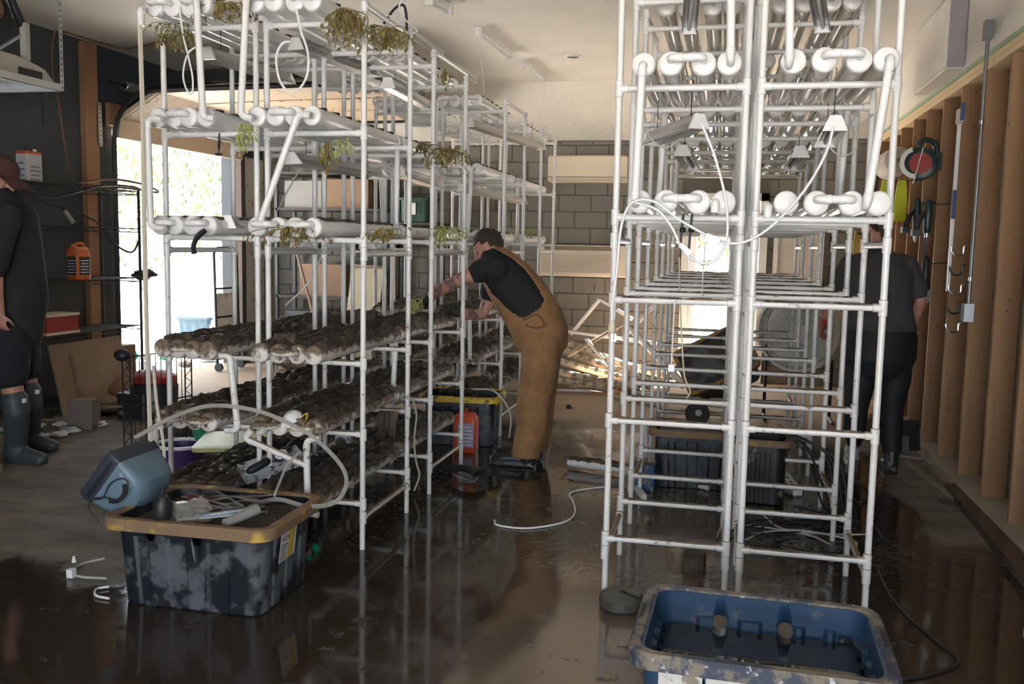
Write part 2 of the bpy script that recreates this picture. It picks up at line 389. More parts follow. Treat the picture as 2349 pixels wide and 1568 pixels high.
# glazed back door with frame
dr = thing('door_2', 'x', 'door', (0, YB, 0)); del dr['label'], dr['category']; struct(dr)
f = MB()
for x in (DX0+.045, DX1-.045): f.box((x, YB+.03, DZ/2), (.09, .16, DZ))
f.box((0, YB+.03, DZ-.045), (1.0, .16, .09)); f.obj('door_frame', WHITE, dr, False)
f = MB()
for x in (DX0+.13, DX1-.13): f.box((x, YB+.05, 1.09), (.08, .04, 2.16))
for z, h in ((.10, .16), (1.02, .07), (2.12, .09)): f.box((0, YB+.05, z), (.74, .04, h))
f.obj('glazed_leaf', WHITE, dr, False)
GL = N('window_glass'); _t = GL.n('ShaderNodeBsdfTransparent'); _g = GL.n('ShaderNodeBsdfGlossy'); _g.inputs['Roughness'].default_value = .02
_m = GL.n('ShaderNodeMixShader'); _m.inputs[0].default_value = .06; GL.t.links.new(_t.outputs[0], _m.inputs[1]); GL.t.links.new(_g.outputs[0], _m.inputs[2]); GL = GL.done(_m.outputs[0])
for z0, z1 in ((.18, .985), (1.055, 2.075)): MB().box((0, YB+.05, (z0+z1)/2), (.66, .006, z1-z0)).obj('pane', GL, dr, False)
MB().tube([(.33, YB+.03, 1.0), (.33, YB-.03, 1.0), (.25, YB-.03, 1.0)], .01).obj('lever_handle', STEEL, dr)
# white framed window just right of the door
wn = thing('window_1', 'x', 'window', (.86, YB, 1.6)); del wn['label'], wn['category']; struct(wn)
f = MB()
for x in (.60, 1.12): f.box((x, YB-.01, 1.62), (.05, .05, .96))
for z in (1.16, 2.08): f.box((.86, YB-.01, z), (.57, .05, .05))
f.box((.86, YB-.01, 1.62), (.03, .04, .9)); f.obj('window_frame', WHITE, wn, False)
for x in (.735, .985): MB().box((x, YB-.012, 1.62), (.22, .006, .87)).obj('blind_panel', plain('drawn_blind', (.62, .58, .52), .7), wn, False)
# right wall: concrete curb, plates, studs, sheathing, drywall above
wr = struct(MB().box((1.87, 4.2, CZ/2), (.10, 14.9, CZ)).obj('wall_right', SHEATH, None, False))
MB().box((1.74, 4.2, 3.205), (.20, 14.9, .55)).obj('drywall_band', DRYW, wr, False)
MB().box((1.745, 4.2, 2.918), (.206, 14.9, .024)).obj('green_board_edge', GRN, wr, False)
for z in (2.887, 2.846): MB().box((1.741, 4.2, z), (.16, 14.9, .039)).obj('top_plate', PLATE, wr, False)
MB().box((1.735, 4.2, .03), (.27, 14.9, .06)).obj('concrete_curb', CONC, wr, False)
sm = MB().box((0, 0, 0), (.14, .038, 2.766)).mesh('stud', STUDM, False); em = MB().box((0, 0, 0), (.006, .037, 2.766)).mesh('stud_edge', PLATE, False)
for k in range(-9, 10):
    y = 5.68+.595*k
    if -2.9 < y < 11.3:
        o = put('stud', sm, wr, M.Translation((1.735+R.uniform(-.004, .004), y, 1.444)) @ M.Rotation(R.uniform(-.006, .006), 4, 'X'))
tb = MB(); tb.bar((1.76, 4.5, .1), (1.80, 5.4, 1.7), .02, .09); tb.obj('brace_board', PLATE, wr, False)
# seam lines, can light and bare strip lights on the ceiling
MB().bar(AY(1196, 216, 11.0), AY(1406, 213, 11.0), .008, .006).obj('seam_strip', plain('seam_grey', (.45, .42, .38), .8), bpy.data.objects['ceiling'], False)  # ceiling joint drawn as a thin grey strip
p = FL(1315, 128, CZ)
t = thing('recessed_light', 'round white recessed ceiling light, unlit, between the two rack rows', 'ceiling light', p)
MB().lathe([(.06, -.012), (.085, -.012), (.088, 0), (.06, 0)], p, n=28, caps=False).obj('trim_ring', WHITE, t)
MB().lathe([(.0, -.003), (.06, -.004)], p, n=24).obj('lens', plain('grey_lens', (.5, .46, .4), .4), t)
def strip_light(p, q, label, w=.055):
    p, q = V(p), V(q); t = thing('strip_light', label, 'strip light', (p+q)/2, 'bare strip lights fixed to the ceiling')
    o = V((0, 0, -.035))
    MB().bar(p+o*.6, q+o*.6, w, .04).obj('housing', WHITE, t, False)
    MB().tube([p+o*1.75, q+o*1.75], .013, 8).obj('lamp_tube', PAPER, t)
    d = (q-p).normalized()
    for e in (p, q): MB().box(e+o*1.1, (w+.01, .03, .075)).obj('end_cap', WHITE, t, False)
for a, b, l in (((1098, 62), (1168, 118), 'nearest strip light on the bare ceiling with a cord hanging from its near end'), ((1195, 135), (1245, 172), 'far strip light on the bare ceiling with a cord at its far end'),
                ((940, 68), (1010, 115), 'strip light on the ceiling just right of the tall front left rack'), ((1043, 142), (1090, 177), 'short strip light on the ceiling above the second left rack'), ((985, -12), (1028, 10), 'strip light cut by the top of the picture')):
    strip_light(FL(*a, CZ), FL(*b, CZ), l)
# outside: sunlit yard, planting, debris
def yard_mat():
    n = N('sunlit_gravel'); f = n.noise(3, 7); g = n.noise(40, 4)
    return n.done(n.bsdf(n.mix(f, (.50, .46, .42), (.72, .69, .65)), .9, 0, n.bump(g, .5, .02)))
yd = MB()
yd.box((-21.3, 8, -.12), (29.8, 44, .2)); yd.box((2, 22, -.12), (16.4, 20.6, .2)); yd.box((-2, -13, -.12), (8.8, 19.4, .2))
o = yd.obj('yard_ground', yard_mat(), None, False); struct(o)
def foliage(name, label, c, r, h, mat, nl=1500, group=None):
    t = thing(name, label, 'bush', (c[0], c[1], 0), group)
    MB().tube(smooth_path([(c[0], c[1], 0), (c[0]+.1, c[1], h*.3), (c[0]-.1, c[1]+.1, h*.7)]), [.09]*12+[.03], 7).obj('stem', OLDW, t)
    m = MB(); rr = random.Random(int(c[1]*100))
    for k in range(nl):
        d = V((rr.gauss(0, 1), rr.gauss(0, 1), rr.gauss(0, 1))).normalized()*rr.random()**.4
        p = V((c[0]+d.x*r, c[1]+d.y*r, h*.55+d.z*h*.5)); s_ = rr.uniform(.07, .16); a, b = frame(V((rr.gauss(0, 1), rr.gauss(0, 1), rr.gauss(0, 1)+.5)))
        m.add([p-a*s_, p+b*s_*.4, p+a*s_, p-b*s_*.4], [(0, 1, 2, 3)])
    stuff(m.obj('leaves', mat, t, False))
LF1 = plain('sunlit_leaf', (.055, .085, .025), .7, 0, .4, 5); LF2 = plain('pale_leaf', (.085, .10, .045), .7, 0, .3, 5)
for i, (x, y, r, h, m, l) in enumerate(((-17, 20.0, 2.3, 5.6, LF1, 'tall green bush outside at the left side of the open garage door'), (-17, 24.5, 2.5, 6.4, LF2, 'pale bush outside, middle of the open garage door view'), (-16.5, 29, 2.6, 6, LF1, 'green bush outside at the right side of the garage door view'),
        (-22, 27, 3, 8, LF2, 'big pale tree crown outside, rearmost behind the bushes'), (-1.4, 20, 1.6, 4, LF1, 'green bush outside seen through the upper pane of the back door'))):
    foliage('garden_bush', l, (x, y), r, h, m, 1700, 'bushes in the yard')
# ---------------------------------------------------------------- PVC racks
PR, TR = .0145, .0445
UPIPE = MB().lathe([(1, 0), (1, 1)], n=12).mesh('pipe', PVC)
def pm(a, b, r):
    a, b = V(a), V(b); t = b-a; x, y = frame(t); L_ = t.length
    m = M((x*r, y*r, t)).transposed().to_4x4(); m.translation = a; return m
def tee_mesh(dirs, up=True, dn=True):
    m = MB(); r = .0185
    m.lathe([(r-.002, -.034 if dn else -.012), (r, -.032 if dn else -.010), (r, .032 if up else .008), (r-.003, .034 if up else .016)], n=12)
    for d in dirs:
        d = V(d); m.tube([d*.004, d*.040, d*.041], [r, r, r-.002], 10)
    return m.mesh('tee_fitting', PVC)
TEES = {}
def tee(p, dirs, parent, up=True):
    k = (tuple(tuple(d) for d in dirs), up)
    if k not in TEES: TEES[k] = tee_mesh(dirs, up)
    return put('tee_fitting', TEES[k], parent, M.Translation(V(p)) @ M.Rotation(0, 4, 'Z'))
CAPM = MB().lathe([(.0, -.006), (.040, -.006), (.0475, -.001), (.049, .004), (.049, .036), (.0455, .038)], axis=(0, 1, 0), n=28).mesh('end_cap', CAPW); CAPD = CAPM.copy(); CAPD.materials[0] = MPVC
def tube_white(L_, mat=None): return MB().lathe([(TR, 0), (TR, L_)], axis=(0, 1, 0), n=22).mesh('grow_tube', mat or PVC)
def tube_clear(L_): return MB().lathe([(TR, 0), (TR, L_)], axis=(0, 1, 0), n=22, caps=False).mesh('grow_tube', CLEAR)
HOLEM = plain('dark_net_cup', (.022, .018, .014), .6)
TUBES = {}
def cups(L_, dirty):
    m = MB(); y = .12
    while y < L_-.06:
        if dirty: m.lathe([(.001, TR+.004), (.024, TR+.006), (.027, TR+.001), (.026, TR-.014)], (0, y, 0), n=12)
        else: m.lathe([(.020, TR-.010), (.020, TR+.002), (.024, TR+.003), (.024, TR-.006)], (0, y, 0), n=12)
        y += .155
    return m.mesh('planting_holes', HOLEM)
def mud_mesh(p, L_, thick, seed, arc=80, mat=None, edge=.5):
    """lumpy mud lying along the top of a tube that starts at p and runs along +y"""
    m = MB(); n = int(L_/.022); k = 9; rows = []
    for i in range(n+1):
        y = i*L_/n; w = NZ.noise(V((y*5+seed, seed*3.1, 0))); ww = NZ.noise(V((y*23, seed*1.7, 5)))
        a_ = math.radians(arc*(.72+.5*w*edge+.28*ww)); row = []
        for j in range(k):
            a = -a_+2*a_*j/(k-1); e = 1-abs(2*j/(k-1)-1)**2.5
            th = .002+thick*e*(.6+1.2*NZ.noise(V((y*13+seed*7, a*1.8, seed)))+.6*NZ.noise(V((y*41, a*5, seed*2.3))))
            if j in (0, k-1) or i in (0, n): th = -.003
            r = TR+max(th, -.003); row.append((p[0]+math.sin(a)*r, p[1]+y, p[2]+math.cos(a)*r))
        rows.append(row)
    vs = [q for r in rows for q in r]; fs = [(i*k+j, i*k+j+1, (i+1)*k+j+1, (i+1)*k+j) for i in range(n) for j in range(k-1)]
    return m.add(vs, fs)
def elbow_pipe(name, pts, parent, r=.0167, fil=.035, mat=None):
    m = MB().tube(fillet(pts, fil, 5), r, 12)
    P = [V(q) for q in pts]
    for i in range(1, len(P)-1):
        for d in (P[i-1]-P[i], P[i+1]-P[i]):
            if d.length > .06:
                u = d.normalized(); e = min(.05, d.length*.45); m.tube([P[i]+u*fil*.8, P[i]+u*e, P[i]+u*(e+.001)], [r*1.14, r*1.14, r*1.02], 12)
    return m.obj(name, mat or PVC, parent)
RIDGE = {}
def ridge(L_, k):
    if (round(L_, 3), k) not in RIDGE:
        m = MB(); n = int(L_/.009); q = 5; rows = []
        for i in range(n+1):
            x = .02+i*(L_-.04)/n; e = max(0, NZ.noise(V((x*9, k*5.3, 0)))+.35+.5*NZ.noise(V((x*40, k*3.7, 2)))); row = []
            for j in range(q):
                a = (j/(q-1)-.5)*1.9; r = PR+(.0065*min(e, 1.2)*(1-abs(2*j/(q-1)-1)**2)-.0006 if e > 0 else -.001); row.append((x, math.sin(a)*r, math.cos(a)*r))
            rows.append(row)
        m.add([p for r in rows for p in r], [(i*q+j, i*q+j+1, (i+1)*q+j+1, (i+1)*q+j) for i in range(n) for j in range(q-1)]); RIDGE[round(L_, 3), k] = m.mesh('mud_ridge', RIDGEM)
    return RIDGE[round(L_, 3), k]
RIDGEM = mud_mat('bar_mud', (.10, .072, .048), (.22, .165, .115), .5)
RK = {}
def make_rack(key, label, x0, x1, y0, y1, tiers, ttiers, offs, ya, yb, top, clear, rails, group, mud=None, ubend=True, seed=1):
    """four posts, a bar front and back at every tier, side rails, grow tubes lying on the bars"""
    t = thing('hydroponic_rack', label, 'plant rack', ((x0+x1)/2, (y0+y1)/2, 0), group); RK[key] = t
    rr = random.Random(seed); j = lambda: rr.uniform(-.004, .004)
    for x in (x0, x1):
        for y in (y0, y1): put('post', UPIPE, t, pm((x+j(), y+j(), 0), (x, y, top), PR))
        for z in rails: put('side_rail', UPIPE, t, pm((x, y0, z), (x, y1, z), PR*.97))
        s_ = 1 if x == x0 else -1
        for y, q in ((y0, 1), (y1, -1)):
            for z in tiers: tee((x, y, z), [(s_, 0, 0)], t)
            for z in rails: tee((x, y, z), [(0, q, 0)], t, z < top-.02)
    for y in (y0, y1):
        for z in tiers:
            cb = put('crossbar', UPIPE, t, pm((x0, y, z), (x1, y, z), PR))
            if z < 1.5: stuff(put('mud_ridge', ridge(x1-x0, int(rr.random()*4)), cb, M.Translation((x0, y, z))))
    L_ = yb-ya
    for ti, z in enumerate(ttiers):
        zt = z+PR+TR; md = mud[ti] if mud else 0; ends = []
        for i, ox in enumerate(offs):
            x = x0+ox; y_ = ya+rr.uniform(-.015, .015)
            k = (round(L_, 3), clear, md > .8); CM = CAPD if md > .8 else CAPM
            if k not in TUBES: TUBES[k] = tube_clear(L_) if clear else tube_white(L_, MPVC if md > .8 else PVC)
            g = put('grow_tube', TUBES[k], t, M.Translation((x, y_, zt))); ends.append((x, y_, zt))
            put('end_cap', CM, g, M.Translation((x, y_, zt))); put('end_cap', CM, g, M.Translation((x, y_+L_, zt)) @ M.Rotation(PI, 4, 'Z'))
            if clear: continue
            kc = ('c', round(L_, 3), md > 0)
            if kc not in TUBES: TUBES[kc] = cups(L_, md == 0)
            stuff(put('planting_holes', TUBES[kc], g, M.Translation((x, y_, zt))))
            if md > 0:
                q = mud_mesh((x, y_+.05, zt), L_-.1, .022*md, seed*13+ti*5+i, 92 if md > .8 else 62).obj('mud_layer', MUDM if (md > .8 or i % 2) else MUDL, g); stuff(q)
        if ubend:
            prs = ((1, 2),) if ti % 2 == 0 else ((0, 1), (2, 3))
            if clear: prs = ((1, 2),)
            for a, b in prs:
                (xa, y_, zt), (xb, yb_, _) = ends[a], ends[b]; up = .012
                elbow_pipe('u_bend', [(xa, y_, zt+up), (xa, y_-.055, zt+up), (xb, y_-.055, zt+up), (xb, yb_, zt+up)], t, mat=MPVC if md > .8 else PVC)
    return t
LT = [.243, .611, .979, 1.608, 2.143, 2.68]; LTT = [.243, .611, .979, 1.608, 2.143, 2.68]
RT = [.287, .83, 1.371, 1.731, 2.281, 2.80]; RTT = [1.731, 2.281, 2.80]
LO1, LO2, RO1, RO2 = (.10, .19, .28, .37), (.06, .16, .26, .35), (.12, .23, .36, .46), (.11, .225, .355, .455)
LROWS = [(4.38, 5.07, 4.16, 5.30), (5.50, 6.22, 5.37, 6.50), (7.40, 8.16, 7.18, 8.40), (8.93, 9.67, 8.75, 9.95)]
ORD = ['front', 'second', 'third', 'rearmost']
for r, (y0, y1, ya, yb) in enumerate(LROWS):
    md = [1.15, 1.2, 1.0, .32, 0, 0]
    make_rack(f'L1{r}', f'white muddy pipe rack, {ORD[r]} of four nearest the garage door', -2.90, -2.37, y0, y1, LT, LTT, LO1, ya, yb, 2.765, False, (.17, 1.54, 2.765), 'white pipe racks left of the aisle', md, True, 3+r)
    make_rack(f'L2{r}', f'white muddy pipe rack, {ORD[r]} of four lining the left of the aisle', -2.31, -1.78, y0, y1, LT, LTT, LO2, ya, yb, 2.765, False, (.17, 1.54, 2.765), 'white pipe racks left of the aisle', md, True, 13+r)
RROWS = [(4.05, 4.68, 3.84, 4.80), (5.24, 5.93, 5.02, 6.10), (6.75, 7.42, 6.5, 7.6), (8.2, 8.9, 7.95, 9.1)]
for r, (y0, y1, ya, yb) in enumerate(RROWS):
    make_rack(f'R1{r}', f'white pipe rack with clear tubes, {ORD[r]} of four on the aisle side', -.47, .065, y0, y1, RT, RTT, RO1, ya, yb, 2.89, True, (.22, 1.63, 2.89), 'clear tube racks right of the aisle', None, True, 23+r)
    make_rack(f'R2{r}', f'white pipe rack with clear tubes, {ORD[r]} of four on the stud wall side', .125, .655, y0, y1, RT, RTT, RO2, ya, yb, 2.89, True, (.22, 1.63, 2.89), 'clear tube racks right of the aisle', None, True, 33+r)
def PY(y, *pts): return [AY(u, v, y) for u, v in pts]
fy = 4.085
for k, pts in (('L10', [(447, -60), (466, 270), (492, 272)]), ('L10', [(372, 274), (338, 270), (346, 522), (380, 524)]), ('L20', [(568, -60), (552, 266), (580, 272)]), ('L20', [(712, 265), (684, 262), (598, 505)]),
               ('L10', [(505, 815), (527, 815), (546, 986), (518, 986)]), ('L10', [(330, 22), (321, 24), (324, 60)]), ('L20', [(735, 1004), (703, 1008), (706, 1178), (730, 1180)]), ('L20', [(578, 984), (560, 1004), (706, 1068)]),
               ('L10', [(372, 978), (356, 980), (360, 1095)])):
    elbow_pipe('return_pipe', PY(fy, *pts), RK[k])
fy = 3.79
for k, pts in (('R10', [(1474, 146), (1472, 147), (1456, 466)]), ('R10', [(1679, -150), (1676, 140)]), ('R20', [(1814, -150), (1811, 146)]), ('R20', [(2044, 130), (2042, 132), (1988, 474)])):
    P = PY(fy, *pts)
    if len(P) == 3: elbow_pipe('return_pipe', [P[0]+V((0, .06, 0)), P[0], P[2], P[2]+V((0, .06, 0))], RK[k], .0167, .03)
    else: elbow_pipe('return_pipe', [P[0], P[1], P[1]+V((0, .06, 0))], RK[k], .0167, .03)
for k, (u, v) in (('R10', (1641, 468)), ('R20', (1760, 480))):
    p = AY(u, v, 3.85); elbow_pipe('return_pipe', [p+V((0, .02, .005)), p+V((0, -.05, .005)), p+V((0, -.05, -.035))], RK[k])
# rear racks: slanting return pipes between tiers
for k, x, y in (('L11', -2.8, 5.33), ('L21', -1.95, 5.33), ('L12', -2.75, 7.12), ('L22', -1.98, 7.12), ('L23', -1.95, 8.68)):
    for za, zb in ((2.2, 1.67), (1.05, .68)): elbow_pipe('return_pipe', [(x, y+.05, za), (x, y, za), (x+R.uniform(-.05, .05), y, zb), (x, y+.05, zb)], RK[k])
for k, x, y in (('R11', -.33, 4.97), ('R21', .58, 4.97), ('R12', -.33, 6.45), ('R22', .58, 6.45)):
    elbow_pipe('return_pipe', [(x, y+.05, 2.34), (x, y, 2.34), (x-.02, y, 1.79), (x-.02, y+.05, 1.79)], RK[k])
# ---------------------------------------------------------------- totes and bins
def rrect(hx, hy, r, z, n=6, rib=0.0, nr=0, side=10):
    """rounded rectangle ring; rib pushes shallow flutes into the long and short sides"""
    pts = []
    for qx, qy, a0 in ((1, 1, 0), (-1, 1, 90), (-1, -1, 180), (1, -1, 270)):
        for k in range(n+1):
            a = math.radians(a0+90*k/n); pts.append((qx*(hx-r)+r*math.cos(a), qy*(hy-r)+r*math.sin(a)))
        nx = pts[-1]; q2 = {0: (-1, 1), 90: (-1, -1), 180: (1, -1), 270: (1, 1)}[a0]
        a1 = math.radians(a0+90); e = (q2[0]*(hx-r)+r*math.cos(a1), q2[1]*(hy-r)+r*math.sin(a1))
        for k in range(1, side*4):
            t = k/(side*4); x = nx[0]+(e[0]-nx[0])*t; y = nx[1]+(e[1]-nx[1])*t
            if rib and .06 < t < .94:
                w = 1 if (t*nr) % 1 < .5 else 0; x -= math.cos(a1)*rib*w; y -= math.sin(a1)*rib*w
            pts.append((x, y))
    return [V((x, y, z)) for x, y in pts]
def make_tote(name, label, cat, loc, rz, hx, hy, h, mbody, mrim, taper=.86, rib=.010, nr=4, rim=.03, rimh=.045, inner=True, mat_in=None, group=None):
    t = thing(name, label, cat, loc, group); X = M.Translation(V(loc)) @ M.Rotation(rz, 4, 'Z'); T = lambda ring: [X @ p for p in ring]
    z1 = h-.008; bx, by = hx*taper, hy*taper; m = MB(); lerp = lambda a, b, f: a+(b-a)*f
    rings = [rrect(bx-.012, by-.012, .05, 0)]
    for f_ in (.02, .12, .5, .80, .81, 1): rings.append(rrect(lerp(bx, hx-.012, f_), lerp(by, hy-.012, f_), .06, lerp(0, z1, f_), 6, rib if f_ < .805 else 0, nr))
    if inner:
        for f_ in (1, .81, .80, .3, .06, .03): rings.append(rrect(lerp(bx, hx-.012, f_)-.007, lerp(by, hy-.012, f_)-.007, .055, lerp(0, z1, f_), 6, rib if f_ < .805 else 0, nr))
    b = m.loft([T(r) for r in rings]).obj('body', mbody, t, True, 25)
    r = MB().loft([T(rrect(hx-.013, hy-.013, .06, h-rimh)), T(rrect(hx+rim, hy+rim, .08, h-rimh)), T(rrect(hx+rim, hy+rim, .08, h-.010)), T(rrect(hx+rim-.008, hy+rim-.008, .08, h)), T(rrect(hx-.006, hy-.006, .06, h)), T(rrect(hx-.013, hy-.013, .06, h-.010))], False, True).obj('rim', mrim, t, True, 30)
    return t, b, r, X
tote, tb_, tr_, TX = make_tote('storage_tote', 'black storage tote with a muddy yellow lid rim heaped with cables, front left', 'tote', (-2.19, 3.66, 0), .02, .365, .27, .40, TOTEB, YELM, .9, .008, 3, .035, .05)
m = MB()
for u in (330, 437):
    p = AY(u, 1240, 3.36); p.z = .318; m.lathe([(.021, -.2), (.021, .2)], p, (0, 1, 0), 18)
boolean_cut(tb_, m.mesh('c', TOTEB)); 
m = MB().loft([[TX @ p for p in rrect(.335, .245, .05, z)] for z in (.342, .352)]); m.obj('mud_fill', MUDM, tote); 
# printed paper label on the right side of the tote
lab = MB(); q = lambda y, z: TX @ V((.338+(z-.15)*.12, y, z))
lab.add([q(-.10, .19), q(.06, .19), q(.06, .33), q(-.10, .33)], [(0, 1, 2, 3)]); lo = lab.obj('paper_label', PAPER, tote, False)
def text_on(body, size, origin, xa, ya, mat, parent, name='print'):
    c = bpy.data.curves.new('t', 'FONT'); c.body = body; c.size = size; o = bpy.data.objects.new('t', c); COL.objects.link(o)
    dg = bpy.context.evaluated_depsgraph_get(); dg.update(); me = bpy.data.meshes.new_from_object(o.evaluated_get(dg)); bpy.data.objects.remove(o)
    me.materials.clear(); me.materials.append(mat); xa, ya = V(xa).normalized(), V(ya).normalized(); mw = M((xa, ya, xa.cross(ya))).transposed().to_4x4(); mw.translation = V(origin)
    me.name = name; return put(name, me, parent, mw)
ya = (q(0, .33)-q(0, .19)).normalized(); nx_ = V((.004, 0, 0))
m = MB()
for y0, y1 in ((-.02, .0), (.005, .035)): m.add([q(y0, .193)+nx_*.5, q(y1, .193)+nx_*.5, q(y1, .325)+nx_*.5, q(y0, .325)+nx_*.5], [(0, 1, 2, 3)])
m.obj('yellow_band', YEL, lo, False); text_on('HDX', .034, q(-.095, .285)+nx_, (0, 1, 0), ya, RED, lo)
m = MB()
for k in range(7): m.add([q(-.092, .20+k*.011)+nx_*.6, q(-.03, .20+k*.011)+nx_*.6, q(-.03, .204+k*.011)+nx_*.6, q(-.092, .204+k*.011)+nx_*.6], [(0, 1, 2, 3)])
m.obj('small_print', DARKM, lo, False)
# things heaped in the tote
pz = lambda x, y, z: TX @ V((x, y, z))
for k in range(13):
    x0, y0 = -.02+R.uniform(-.02, .05), R.uniform(-.05, .16); pts = [pz(x0-.16+.09*i+R.uniform(-.03, .03), y0+.04*math.sin(i*1.7+k)+R.uniform(-.02, .02), .385+.014*(k % 3)+.010*math.sin(i+k)) for i in range(5)]
    cable('grey_cable', 'bundle of muddy grey cable coiled on top of the yellow rimmed tote', 'cable', pts, .0046, plain('muddy_grey_cord', (.17, .155, .14), .6) if k == 0 else bpy.data.materials['muddy_grey_cord'], 'muddy cables in the tote')
def slat(name, label, cat, a, b, w, h, mat): return tag(MB().bar(a, b, w, h).obj(name, mat, None, False), label, cat)
a_ = pz(.02, -.20, .372)
for k, (a, b, l) in enumerate(((pz(-.08, -.20, .385), pz(.17, -.09, .40), 'blue-white plastic strip lying across the tote, lower of two'), (pz(-.03, -.15, .39), pz(.19, -.04, .41), 'blue-white plastic strip lying across the tote, upper of two'))):
    slat('plastic_strip', l, 'strip', a, b, .022, .006, plain('pale_blue_plastic', (.45, .52, .62), .35))
tag(MB().lathe([(.021, 0), (.024, .17)], pz(.16, -.225, .395), (pz(.23, -.08, .42)-pz(.16, -.225, .395)), 14, True).obj('grey_tube_piece', plain('grey_tube', (.26, .25, .235), .5)), 'short grey plastic tube resting on the right front rim of the tote', 'tube')
def bag(name, label, cat, c, r, mat, seed, amp=.35):
    m = MB(); m.ball(c, r, 18); vs = []
    for p in m.v:
        d = V(p)-V(c); n = NZ.noise(V((d.x/r[0]*1.6+seed, d.y/r[1]*1.6, d.z/r[2]*1.6)))+.6*NZ.noise(V((d.x/r[0]*4+seed, d.y/r[1]*4, d.z/r[2]*4))); vs.append(tuple(V(c)+d*(1+amp*n)))
    m.v = vs; return tag(m.obj(name, mat, None, True, 25), label, cat)
bag('plastic_bag', 'crumpled clear plastic bag beside the television on the tote', 'bag', pz(-.06, -.12, .40), (.10, .08, .05), CLEAR, 3, .5)
bag('maroon_bag', 'crumpled maroon plastic wrapper behind the clear bag on the tote', 'bag', pz(-.10, .03, .39), (.09, .04, .035), plain('maroon_plastic', (.13, .03, .045), .3), 8, .5)
t = thing('black_adapter', 'black plug adapter on the front rim of the tote under the television', 'adapter', pz(-.13, -.235, .41))
MB().lathe([(.035, 0), (.042, .012), (.040, .07), (.022, .10)], pz(-.13, -.24, .40), (.1, 0, 1), 18).obj('adapter_body', BLK, t); MB().tube([pz(-.13, -.24, .49), pz(-.12, -.24, .53)], .008).obj('cord_collar', BLK, t)
# ---------------------------------------------------------------- old television leaning on the tote
C0 = AY(290, 1088, 3.66); nz_ = V((-.79, 0, .61)).normalized(); dx_ = V((.61, 0, .79)); dx_ = (dx_-dx_.dot(nz_)*nz_).normalized(); dy_ = V((0, -1, 0))
def tv(a, b, c): return C0+(dx_*a+dy_*b+nz_*c)*.92
t = thing('television', 'small blue-grey tube television lying tilted on the left end of the tote', 'television', C0)
def trect(hx, hy, r, c, ox=0, n=4):
    out = []
    for qx, qy, a0 in ((1, 1, 0), (-1, 1, 90), (-1, -1, 180), (1, -1, 270)):
        for k in range(n+1):
            a = math.radians(a0+90*k/n); out.append(tv(ox+qx*(hx-r)+r*math.cos(a), qy*(hy-r)+r*math.sin(a), c))
    return out
MB().loft([trect(.138, .165, .012, .0), trect(.146, .175, .015, .045), trect(.142, .170, .02, .075), trect(.125, .145, .02, .078), trect(.115, .135, .03, .066)]).obj('bezel', NAVY, t)
scr = MB(); scr.loft([trect(.115*k, .135*k, .03*k, .066+.012*(1-k)) for k in (1, .7, .4, .1)]); scr.obj('screen', plain('dark_glass', (.01, .012, .015), .08), t)
MB().loft([trect(.136, .165, .02, .001), trect(.134, .160, .03, -.05), trect(.130, .154, .05, -.10), trect(.112, .142, .06, -.145, .006), trect(.078, .12, .06, -.175, .008), trect(.03, .07, .03, -.190, .008)]).obj('back_shell', BLUEG, t, True, 30)
MB().loft([trect(.10, .162, .03, -.03, .01), trect(.10, .168, .03, -.035, .01), trect(.09, .160, .05, -.115, .012), trect(.07, .13, .05, -.15, .012)]).obj('side_relief', BLUEG, t, True, 25)
v_ = MB()
for k in range(20): v_.bar(tv(-.11+k*.0115, .1755, .016), tv(-.11+k*.0115, .1755, .040), .004, .003)
v_.obj('bezel_grille', BLK, t, False)
v_ = MB()
for k in range(24):
    a = -1.15+k*.09; c_, s_ = math.cos(a), math.sin(a); f0 = lambda rr_: (rr_*s_+.01, -.045-rr_*c_)
    (a0, c0_), (a1, c1_) = f0(.058), f0(.080); yy = lambda c__: .1685-max(0, (-.035-c__))*.1+.005
    v_.bar(tv(a0, yy(c0_), c0_), tv(a1, yy(c1_), c1_), .004, .005)
v_.obj('side_vents', BLK, t, False)
pts = [tv(-.12, .180, .01), tv(-.06, .182, -.04), tv(.02, .180, -.03), tv(.085, .178, -.06), tv(.09, .176, -.10), tv(.03, .174, -.125), tv(-.02, .176, -.10), tv(-.05, .178, -.05), tv(-.11, .180, .0), tv(-.155, .182, -.02), tv(-.17, .182, -.10)]
MB().tube(smooth_path(pts, 6), .0032, 6).obj('power_cord', CORDB, t)
# ---------------------------------------------------------------- the blue-black bin front right
bl = N('navy_bin_plastic'); z_ = bl.xyz(bl.pos())[2]; a_n = bl.noise(6, 6, .6); b_n = bl.noise(3, 5)
cc = bl.mix(bl.ss(b_n, .4, .7), (.020, .050, .105), (.035, .085, .16)); cc = bl.mix(bl.ss(a_n, .58, .66), cc, (.13, .135, .13))
BIN = bl.done(bl.bsdf(cc, bl.mixf(a_n, .2, .5)))
ro = N('mud_smeared_rim'); a_n = ro.noise(11, 6, .65); b_n = ro.noise(30, 5); cc = ro.mix(ro.ss(a_n, .45, .58), (.035, .045, .075), (.20, .165, .125)); cc = ro.mix(ro.ss(b_n, .62, .68), cc, (.45, .47, .52)); RIMB = ro.done(ro.bsdf(cc, .5))
bin_, bb_, br_, BX = make_tote('storage_bin', 'blue-black open bin half full of water in the front right corner', 'bin', (.165, 2.93, 0), -.03, .365, .275, .40, BIN, RIMB, .90, .016, 4, .028, .05)
m = MB(); bh = []
for x, z in ((-.13, .30), (.09, .30), (.29, .27)): m.lathe([(.026, -.2), (.026, .2)], BX @ V((x, .25, z)), (0, 1, 0), 18)
for x, z in ((-.18, .31), (.06, .30), (.22, .30)): m.lathe([(.022, -.2), (.022, .2)], BX @ V((x, -.25, z)), (0, 1, 0), 18)
